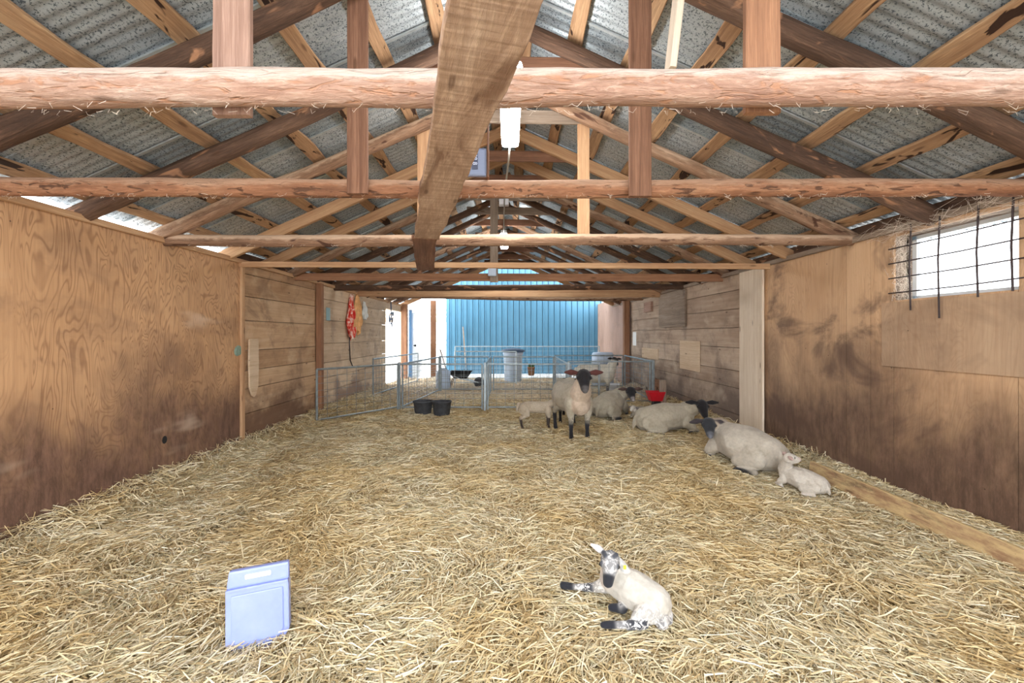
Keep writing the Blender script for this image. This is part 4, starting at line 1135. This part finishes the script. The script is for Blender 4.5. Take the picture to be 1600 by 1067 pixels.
def animal(name, prims, frame, label, cat, voxel=0.008, smooth=5, eyes=(), eye_r=0.011, extra=None):
    """prims: list of (points, colour, speckle); a point is (centre, r or (rx,ry,rz)); the hull of its points is one lump; all lumps fuse into one skin"""
    bm = bmesh.new()
    segs = []
    for pr in prims:
        pts, colr, spk = pr
        new = []
        for c, r in pts:
            rr = (r, r, r) if isinstance(r, (int, float)) else r
            for v in ico(2):
                new.append(bm.verts.new((c[0] + v[0] * rr[0], c[1] + v[1] * rr[1], c[2] + v[2] * rr[2])))
        res = bmesh.ops.convex_hull(bm, input=new, use_existing_faces=False)
        dead = [g_ for g_ in set(res['geom_interior'] + res['geom_unused']) if isinstance(g_, bmesh.types.BMVert) and g_.is_valid]
        bmesh.ops.delete(bm, geom=dead, context='VERTS')
        if len(pts) == 1:
            segs.append((pts[0], pts[0], colr, spk))
        for a, b in zip(pts[:-1], pts[1:]):
            segs.append((a, b, colr, spk))
    me = bpy.data.meshes.new(name); bm.to_mesh(me); bm.free()
    tmp = bpy.data.objects.new('tmp', me); COL.objects.link(tmp)
    md = tmp.modifiers.new('r', 'REMESH'); md.mode = 'VOXEL'; md.voxel_size = voxel; md.use_smooth_shade = True
    ms = tmp.modifiers.new('s', 'SMOOTH'); ms.factor = 0.5; ms.iterations = smooth
    dg = bpy.context.evaluated_depsgraph_get(); dg.update()
    out = bpy.data.meshes.new_from_object(tmp.evaluated_get(dg))
    bpy.data.objects.remove(tmp)
    out.name = name
    n = len(out.vertices)
    P = np.zeros(n * 3, dtype=np.float32); out.vertices.foreach_get('co', P); P = P.reshape(-1, 3)
    acc = np.zeros((n, 4)); ws = np.zeros(n)
    for (a, b, colr, spk) in segs:
        ra = a[1] if isinstance(a[1], (int, float)) else sum(a[1]) / 3
        rb = b[1] if isinstance(b[1], (int, float)) else sum(b[1]) / 3
        A_, B_ = np.array(a[0]), np.array(b[0])
        d = B_ - A_; L2 = max(1e-9, d.dot(d))
        t_ = np.clip(((P - A_) @ d) / L2, 0, 1)
        R3a = np.array(a[1] if not isinstance(a[1], (int, float)) else (ra,) * 3); R3b = np.array(b[1] if not isinstance(b[1], (int, float)) else (rb,) * 3)
        Rr = R3a + (R3b - R3a) * t_[:, None]
        q = (P - (A_ + d * t_[:, None]))
        dist = (np.sqrt(((q / Rr) ** 2).sum(1)) - 1) * Rr.mean(1)
        w = np.exp(-np.clip(dist, -0.02, 1) / (0.45 * voxel))
        acc += w[:, None] * np.array([*colr, spk]); ws += w
    acc /= ws[:, None] + 1e-12
    at_ = out.attributes.new('coat', 'FLOAT_COLOR', 'POINT')
    at_.data.foreach_set('color', acc.astype(np.float32).ravel())
    out.materials.clear(); out.materials.append(M['wool'])
    out.polygons.foreach_set('use_smooth', [True] * len(out.polygons))
    o = link(name, out, None, frame)
    tag(o, label, cat)
    for e in eyes:
        s_ = MB().add([Vector(e) + v * eye_r for v in ico(2)], [])
        bm = bmesh.new(); bmesh.ops.create_icosphere(bm, subdivisions=2, radius=eye_r); m_ = bpy.data.meshes.new('eye'); bm.to_mesh(m_); bm.free()
        m_.materials.append(M['eye']); m_.polygons.foreach_set('use_smooth', [True] * len(m_.polygons))
        link('eye', m_, o, frame @ Matrix.Translation(Vector(e)))
    if extra: extra(o, frame)
    return o

def V(*a): return Vector(a)
def head(h, f, s=1.0, face=BLK, muzz=None, ear=None, earout=None, ear_drop=0.0, spk=0.0, ears_up=0.0, roll=0.0, earlen=1.0, snout=1.0):
    """head lumps and the eye places; h cranium centre, f where the face points"""
    h = Vector(h); f = Vector(f).normalized()
    side = f.cross(Vector((0, 0, 1))).normalized(); up = side.cross(f).normalized()
    if roll:
        q = Matrix.Rotation(roll, 3, f); side = q @ side; up = q @ up
    muzz = muzz or face; ear = ear or face
    P = []
    P.append(([(h, 0.070 * s)], face, spk))
    P.append(([(h + f * 0.015 * s * snout + up * 0.012 * s, 0.064 * s), (h + f * 0.085 * s * snout - up * 0.004 * s, 0.050 * s)], face, spk))
    P.append(([(h + f * 0.085 * s * snout - up * 0.006 * s, 0.049 * s), (h + f * 0.145 * s * snout - up * 0.018 * s, 0.038 * s)], face, spk))
    P.append(([(h + f * 0.150 * s * snout - up * 0.012 * s, 0.035 * s), (h + f * 0.168 * s * snout - up * 0.018 * s, 0.029 * s)], muzz, 0))
    P.append(([(h + f * 0.02 * s * snout - up * 0.035 * s, 0.047 * s), (h + f * 0.135 * s * snout - up * 0.042 * s, 0.026 * s)], face, spk))
    for k in (-1, 1):
        b = h + side * k * 0.060 * s + up * 0.030 * s - f * 0.012 * s
        o_ = (side * k + up * ears_up - up * ear_drop).normalized()
        m_ = b + o_ * 0.055 * s * earlen; e_ = b + o_ * 0.118 * s * earlen - up * 0.006
        P.append(([(b, 0.016 * s), (m_, 0.030 * s)], ear, 0))
        P.append(([(m_, 0.030 * s), (e_, 0.011 * s)], ear, 0))
        P.append(([(h + side * k * 0.052 * s + f * 0.045 * s + up * 0.022 * s, 0.021 * s)], face, spk))
    ey = [h + side * k * 0.0645 * s + f * 0.052 * s + up * 0.022 * s for k in (-1, 1)]
    return P, ey

def frame_at(x, y, fwd, s=1.0, z=0.0):
    ang = math.atan2(fwd[1], fwd[0])
    return Matrix.Translation((x, y, z)) @ Matrix.Rotation(ang, 4, 'Z') @ Matrix.Scale(s, 4)
def local_dir(fwd, wdir):
    ang = math.atan2(fwd[1], fwd[0])
    return Matrix.Rotation(-ang, 3, 'Z') @ Vector(wdir)

def standing(fwd, headpos, hdir, s, wool=WOOL, leg=BLK, face=BLK, legspk=0.0, lamb=False, muzz=None, ear=None, neck=None, neckc=None, head_s=None, legup=None, stride=0.0, **kw):
    L = 1.0
    P = []
    nc = neckc or wool
    if lamb:
        P += [([(V(.20, 0, .50), (.15, .115, .14)), (V(-.20, 0, .52), (.15, .115, .14))], wool, 0), ([(V(.24, 0, .50), (.12, .11, .15))], wool, 0)]
        P += [([(V(-.26, 0, .53), (.11, .115, .12))], wool, 0)]
        ny = V(.30, 0, .56); lz = 1.12
    else:
        P += [([(V(.24, 0, .50), (.17, .165, .21)), (V(-.05, 0, .485), (.24, .215, .215))], wool, 0),
              ([(V(-.05, 0, .485), (.24, .21, .21)), (V(-.30, 0, .52), (.16, .17, .18))], wool, 0),
              ([(V(.33, 0, .46), (.11, .13, .16))], nc, 0),
              ([(V(.30, 0, .62), (.10, .09, .07))], wool, 0)]
        ny = V(.33, 0, .57); lz = 1.0
    hp = Vector(headpos)
    P.append(([(ny, 0.135 if not lamb else 0.095), (ny.lerp(hp, 0.55), 0.098 if not lamb else 0.075), (hp - Vector((0, 0, 0.02)), 0.066)], nc, 0))
    for k in (-1, 1):
        w = 0.105 if not lamb else 0.075
        dx = 0.03 * k * (1 if stride else 0) + stride * k
        P.append(([(V(.27, k * (w + .015), .43), (.085, .065, .12)), (V(.285, k * (w + .005), .30), .045)], wool, 0))
        P.append(([(V(.285, k * w, .31), .040), (V(.285 + dx, k * w, .22), .034)], wool if not lamb else leg, legspk))
        P.append(([(V(.285 + dx, k * w, .22), .033), (V(.28 + dx, k * w, .10), .022)], leg, legspk))
        P.append(([(V(.28 + dx, k * w, .10), .023), (V(.285 + dx, k * w, .055), .027)], leg, 0))
        P.append(([(V(.29 + dx, k * w, .045), (.034, .028, .022)), (V(.30 + dx, k * w, .012), (.040, .031, .014))], leg, 0))
        w2 = 0.11 if not lamb else 0.075
        P.append(([(V(-.30, k * (w2 - .02), .47), (.14, .085, .15)), (V(-.24, k * w2, .34), (.075, .055, .06))], wool, 0))
        P.append(([(V(-.24, k * w2, .345), (.065, .05, .05)), (V(-.385, k * w2, .245), .034)], wool, legspk * .3))
        P.append(([(V(-.385, k * w2, .245), .032), (V(-.365, k * w2, .10), .022)], leg, legspk))
        P.append(([(V(-.365, k * w2, .10), .024), (V(-.35, k * w2, .05), .027)], leg, 0))
        P.append(([(V(-.345, k * w2, .045), (.034, .028, .022)), (V(-.335, k * w2, .012), (.040, .031, .014))], leg, 0))
    P.append(([(V(-.43, 0, .60), .035), (V(-.475, 0, .50), .028), (V(-.475, 0, .42), .018)], wool, 0))
    hP, ey = head(hp, hdir, (head_s or 1.0), face, muzz, ear, **kw)
    return P + hP, ey

def lying(headpos, hdir, wool=WOOL, leg=BLK, face=BLK, muzz=None, ear=None, neckc=None, head_s=1.0, legspk=0.0, roundness=1.0, side=1, **kw):
    nc = neckc or wool
    P = [([(V(.24, 0, .235), (.17, .165, .19)), (V(-.02, 0, .225), (.25, .235 * roundness, .215))], wool, 0),
         ([(V(-.02, 0, .225), (.25, .235 * roundness, .215)), (V(-.30, 0, .20), (.17, .20, .18))], wool, 0),
         ([(V(.33, 0, .24), (.12, .14, .17))], nc, 0)]
    for k in (-1, 1):
        P.append(([(V(-.26, k * .16, .17), (.17, .08, .135)), (V(-.12, k * .20, .09), (.08, .06, .06))], wool, 0))
        P.append(([(V(.27, k * .13, .17), (.09, .06, .10)), (V(.36, k * .14, .085), (.06, .045, .05))], wool, 0))
    hp = Vector(headpos); ny = V(.34, 0, .32)
    P.append(([(ny, .135), (ny.lerp(hp, .55), .098), (hp - Vector((0, 0, .02)), .066)], nc, 0))
    for k in (-1, 1):
        P.append(([(V(.33, k * .12, .07), .045), (V(.45, k * .11, .035), .030)], wool, legspk))
        P.append(([(V(.45, k * .11, .035), .028), (V(.34, k * .155, .015), .022)], leg, legspk))
        P.append(([(V(.32, k * .165, .018), (.03, .024, .022)), (V(.29, k * .17, .014), (.034, .028, .018))], leg, 0))
        P.append(([(V(-.13, k * .19, .06), .045), (V(-.34, k * .21, .035), .032)], wool, legspk))
        P.append(([(V(-.34, k * .21, .035), .030), (V(-.20, k * .245, .018), .022)], leg, legspk))
        P.append(([(V(-.20, k * .245, .018), .023), (V(-.14, k * .25, .014), (.038, .026, .02))], leg, 0))
    P.append(([(V(-.43, 0, .24), .035), (V(-.485, 0, .14), .028), (V(-.49, 0, .08), .02)], wool, 0))
    hP, ey = head(hp, hdir, head_s, face, muzz, ear, **kw)
    return P + hP, ey

def hl(fwd, wx, wy, z, s_):
    """head place given as a world offset from the middle of the body"""
    v = local_dir(fwd, (wx, wy, z)); return (v.x / s_, v.y / s_, v.z / s_)
# standing ewe looking at the camera
fw = (0.20, -1.0)
hd = local_dir(fw, (-0.05, -1, -0.80))
P, ey = standing(fw, (.43, .00, .80), hd, 1, neckc=(0.60, 0.48, 0.37), muzz=(.13, .12, .12), ear=EARP, ear_drop=-0.10, head_s=1.30, legspk=.5, earlen=0.95)
animal('sheep', P, frame_at(0.85, 5.90, fw, 1.04), 'black faced ewe standing and staring at the camera, pink cream chest', 'sheep', eyes=ey, voxel=0.0075)
# sheep behind her, turned away
fw = (0.20, 0.98)
P, ey = standing(fw, (.58, 0, .60), (1, 0, -.5), 1, wool=(0.58, 0.53, 0.42), ear=BLK)
animal('sheep', P, frame_at(0.95, 6.93, fw, 0.92), 'cream sheep turned away just behind the staring ewe', 'sheep', eyes=ey, voxel=0.01)
# brown legged lamb nosing up to her
fw = (1.0, 0.08)
P, ey = standing(fw, (.47, -.02, .66), (.8, 0, .25), 1, wool=(0.50, 0.42, 0.32), leg=DKB, face=(.42, .34, .26), lamb=True, head_s=.95, ear_drop=.3, snout=.74)
animal('lamb', P, frame_at(0.40, 6.28, fw, .60), 'tan standing lamb with dark legs nosing at the ewes', 'lamb', voxel=0.006, eyes=ey)
# resting ewe in the middle
fw = (0.62, 0.78)
P, ey = lying(hl(fw, .32, -.10, .44, 1.0), local_dir(fw, (0.02, -1, -.65)), muzz=(.42, .38, .38), ear=(.10, .06, .05), head_s=1.15, ear_drop=-.05)
animal('sheep', P, frame_at(1.68, 7.22, fw, 0.97), 'black faced ewe resting in front of the right pen, head turned back', 'sheep', eyes=ey)
# ewe with horizontal black ears
fw = (1.0, 0.10)
P, ey = lying(hl(fw, .44, -.16, .40, .93), local_dir(fw, (-0.08, -1, -.75)), ear=BLK, head_s=1.2, ear_drop=-.05, earlen=1.1)
animal('sheep', P, frame_at(2.17, 6.05, fw, 0.93), 'ewe resting side on, black head with level ears, behind the big ewe', 'sheep', eyes=ey)
# big ewe at the wall
fw = (-0.30, 0.95)
P, ey = lying(hl(fw, -.26, .26, .385, .98), local_dir(fw, (-0.30, -1, -.55)), wool=(0.54, 0.49, 0.41), neckc=(.42, .34, .26), face=(.028, .03, .036), muzz=(.16, .17, .2), ear=(.05, .04, .045), head_s=1.12, roundness=1.12, ear_drop=.25)
animal('sheep', P, frame_at(2.44, 4.52, fw, 0.95), 'largest ewe lying by the white plank, rump towards the camera', 'sheep', eyes=ey)
# white lamb beside her
fw = (-0.42, 0.88)
P, ey = lying(hl(fw, -.10, .03, .27, .44), local_dir(fw, (1, -.25, .05)), wool=(.60, .55, .48), leg=(.60, .54, .48), face=(.62, .57, .50), muzz=(.58, .42, .38), ear=(.58, .42, .38), neckc=(.60, .55, .48), head_s=1.45, ear_drop=0.0, roundness=1.1, snout=.74)
animal('lamb', P, frame_at(2.55, 3.78, fw, 0.44), 'white lamb curled against the big ewe, nose towards the kick board', 'lamb', eyes=ey, voxel=0.010, eye_r=.014)
# two little lambs between the ewes
fw = (-0.8, -0.5)
P, ey = lying((.40, 0, .40), local_dir(fw, (-.8, -.6, -.3)), wool=(.56, .50, .41), leg=(.5, .45, .4), face=(.74, .70, .64), ear=(.30, .26, .26), head_s=1.5, ear_drop=.4, snout=.74)
animal('lamb', P, frame_at(2.16, 7.12, fw, 0.42), 'small lamb with grey ears lying at the middle ewe', 'lamb', eyes=ey, voxel=0.011)
fw = (-0.2, -0.9)
P, ey = lying((.36, 0, .52), local_dir(fw, (-.3, -.6, .2)), wool=(.76, .66, .60), leg=(.8, .66, .6), face=(.80, .72, .66), ear=(.8, .6, .55), head_s=1.5, ear_drop=.5, snout=.74)
animal('lamb', P, frame_at(1.98, 6.52, fw, 0.36), 'tiny pinkish white lamb sitting up between two resting ewes', 'lamb', eyes=ey, voxel=0.011)
# ewe in the rear pen
fw = (0.97, -0.15)
P, ey = standing(fw, (.44, .10, .80), local_dir(fw, (.5, .5, -.5)), 1, wool=(.74, .71, .62), leg=(.20, .19, .2), legspk=.8, ear=BLK, muzz=BLK)
animal('sheep', P, frame_at(1.93, 9.75, fw, 0.98), 'black headed pale ewe standing inside the far right pen', 'sheep', eyes=ey, voxel=0.01)

# foreground lamb, modelled where it lies
O = Vector((0.60, 2.12, 0.0))
def w(x, y, z): return Vector((x, y, z)) - O
WL = (.60, .565, .50); BKK = (.02, .022, .03)
P = [([(w(.685, 2.06, .085), (.085, .08, .085)), (w(.615, 2.135, .098), (.092, .085, .095))], WL, 0),
     ([(w(.615, 2.135, .098), (.09, .085, .093)), (w(.54, 2.21, .108), (.07, .07, .082))], WL, 0),
     ([(w(.53, 2.21, .115), .068), (w(.515, 2.20, .165), .050), (w(.508, 2.18, .205), .040)], (.64, .56, .50), 0),
     # head
     ([(w(.505, 2.165, .228), (.040, .043, .040))], WHT, .75),
     ([(w(.503, 2.15, .226), .036), (w(.490, 2.118, .206), .027)], WHT, .55),
     ([(w(.488, 2.114, .200), .0255), (w(.478, 2.088, .182), .0205)], BKK, 0),
     ([(w(.500, 2.150, .205), .028), (w(.482, 2.098, .178), .016)], WHT, .2),
     # ears
     ([(w(.482, 2.18, .252), .010), (w(.458, 2.19, .268), .0165)], WHT, .1),
     ([(w(.458, 2.19, .268), .0165), (w(.425, 2.20, .283), .005)], (.84, .74, .72), 0),
     ([(w(.540, 2.165, .235), .011), (w(.562, 2.155, .205), .0185)], WHT, .2),
     ([(w(.562, 2.155, .205), .0185), (w(.592, 2.140, .170), .007)], WHT, 0),
     # stretched front leg
     ([(w(.505, 2.225, .075), .042), (w(.45, 2.25, .045), .026)], (.78, .75, .70), .4),
     ([(w(.45, 2.25, .045), .025), (w(.395, 2.268, .034), .020)], WHT, .95),
     ([(w(.395, 2.268, .034), .019), (w(.345, 2.283, .028), .0155)], WHT, .6),
     ([(w(.338, 2.285, .028), .0165), (w(.300, 2.296, .026), (.022, .018, .019)), (w(.283, 2.30, .026), (.014, .016, .020))], BKK, 0),
     # folded front leg
     ([(w(.575, 2.13, .05), .034), (w(.545, 2.10, .035), .024)], (.5, .48, .46), .8),
     ([(w(.548, 2.095, .032), .024), (w(.520, 2.105, .030), .020), (w(.497, 2.11, .028), .017)], BKK, 0),
     # hind leg
     ([(w(.665, 2.03, .07), (.066, .06, .062)), (w(.60, 2.00, .045), (.04, .034, .036))], (.76, .73, .68), .35),
     ([(w(.705, 2.01, .045), .038), (w(.70, 1.99, .035), .032)], (.66, .64, .62), .6),
     ([(w(.61, 1.985, .036), .030), (w(.545, 1.985, .026), .021)], WHT, .95),
     ([(w(.545, 1.985, .026), .020), (w(.492, 1.99, .024), .016)], WHT, .6),
     ([(w(.487, 1.99, .024), .017), (w(.452, 1.993, .022), (.02, .017, .017)), (w(.430, 1.995, .020), (.012, .013, .013))], BKK, 0),
     ([(w(.735, 2.03, .05), .030), (w(.735, 2.01, .03), .022)], WHT, .7)]
HC = w(.505, 2.165, .228)
for i in range(3, 11):
    k = 1.22 if i < 7 else 1.12
    P[i] = ([(HC + (c - HC) * k, (tuple(q * k for q in r) if isinstance(r, tuple) else r * k)) for c, r in P[i][0]], P[i][1], P[i][2])
fd = Vector((-.027, -.077, -.044)).normalized(); sd_ = fd.cross(Vector((0, 0, 1))).normalized(); ud = sd_.cross(fd)
ey = [HC + fd * .040 + sd_ * k * .0425 + ud * .016 for k in (-1, 1)]
P += [([(HC + fd * .036 + sd_ * k * .034 + ud * .014, .016)], (.07, .075, .09), 0) for k in (-1, 1)]
P += [([(HC + fd * .012 + sd_ * k * .018 + ud * .042, .012), (HC - fd * .01 + sd_ * k * .030 + ud * .036, .012)], (.05, .055, .07), 0) for k in (-1, 1)]
def eartag(o, fr):
    MB().box(O + w(.560, 2.124, .204), O + w(.574, 2.129, .224)).build('ear_tag', M['yellow_tag'], o, bevel=0.002)
lambk = animal('lamb', P, Matrix.Translation(O), 'black and white speckled lamb lying alone in the foreground straw', 'lamb', voxel=0.0038, smooth=3, eyes=ey, eye_r=0.0085, extra=eartag)

# ------------------------------------------------------------------ cobwebs and straw wisps caught on the timber
def wisps(name, n, fn, r, label, seed):
    R = random.Random(seed)
    mb = MB()
    for i in range(n):
        mb.tube(fn(R), r * R.uniform(0.6, 1.3), 3, False)
    tag(mb.build(name, M['web'], None, Matrix.Identity(4)), label, 'cobweb', kind='stuff')
def tiew(y, z, xr):
    def f(R):
        x = R.uniform(*xr); dx = R.uniform(-0.04, 0.04); yy = y + R.uniform(-0.05, 0.02)
        s_ = R.uniform(0.002, 0.022)
        return [(x, yy, z - 0.0), (x + dx * 0.5, yy - 0.01, z - s_), (x + dx, yy, z + R.uniform(-0.02, 0.01))]
    return f
wisps('cobweb', 150, tiew(1.57, CAM_H + 0.812, (-2.2, 2.2)), 0.0006, 'dusty wisps hanging from the nearest pale tie', 1)
wisps('cobweb', 170, tiew(2.55, CAM_H + 0.812, (-3.0, 3.0)), 0.0009, 'dusty wisps hanging from the orange second tie', 2)
wisps('cobweb', 120, tiew(4.0, CAM_H + 0.820, (-3.0, 3.0)), 0.0012, 'dusty wisps hanging from the fourth truss tie', 3)
def webw(R):
    y = R.uniform(2.3, 3.7); z = R.uniform(2.12, 2.3) ; x = WX - R.uniform(0.0, 0.10)
    y2 = y + R.uniform(-0.35, 0.35); z2 = WZ1 + R.uniform(-0.04, 0.12)
    return [(x, y, z), ((x + WX - 0.05) / 2, (y + y2) / 2, (z + z2) / 2 - R.uniform(0, 0.04)), (WX - R.uniform(0, 0.06), y2, z2)]
wisps('cobweb', 170, webw, 0.0008, 'thick cobwebs draped above the small window', 4)
def webj(R):
    z = R.uniform(WZ0 - 0.02, WZ1 + 0.03); y = WY1 + R.uniform(-0.10, 0.05)
    return [(WX + R.uniform(-0.02, 0.12), y, z), (WX + R.uniform(-0.02, 0.08), y + R.uniform(-0.05, 0.05), z + R.uniform(-0.1, 0.1)), (WX + R.uniform(-0.02, 0.14), WY1 + R.uniform(-0.03, 0.02), z + R.uniform(-0.12, 0.12))]
wisps('cobweb', 170, webj, 0.0012, 'cobwebs filling the far reveal of the small window', 5)
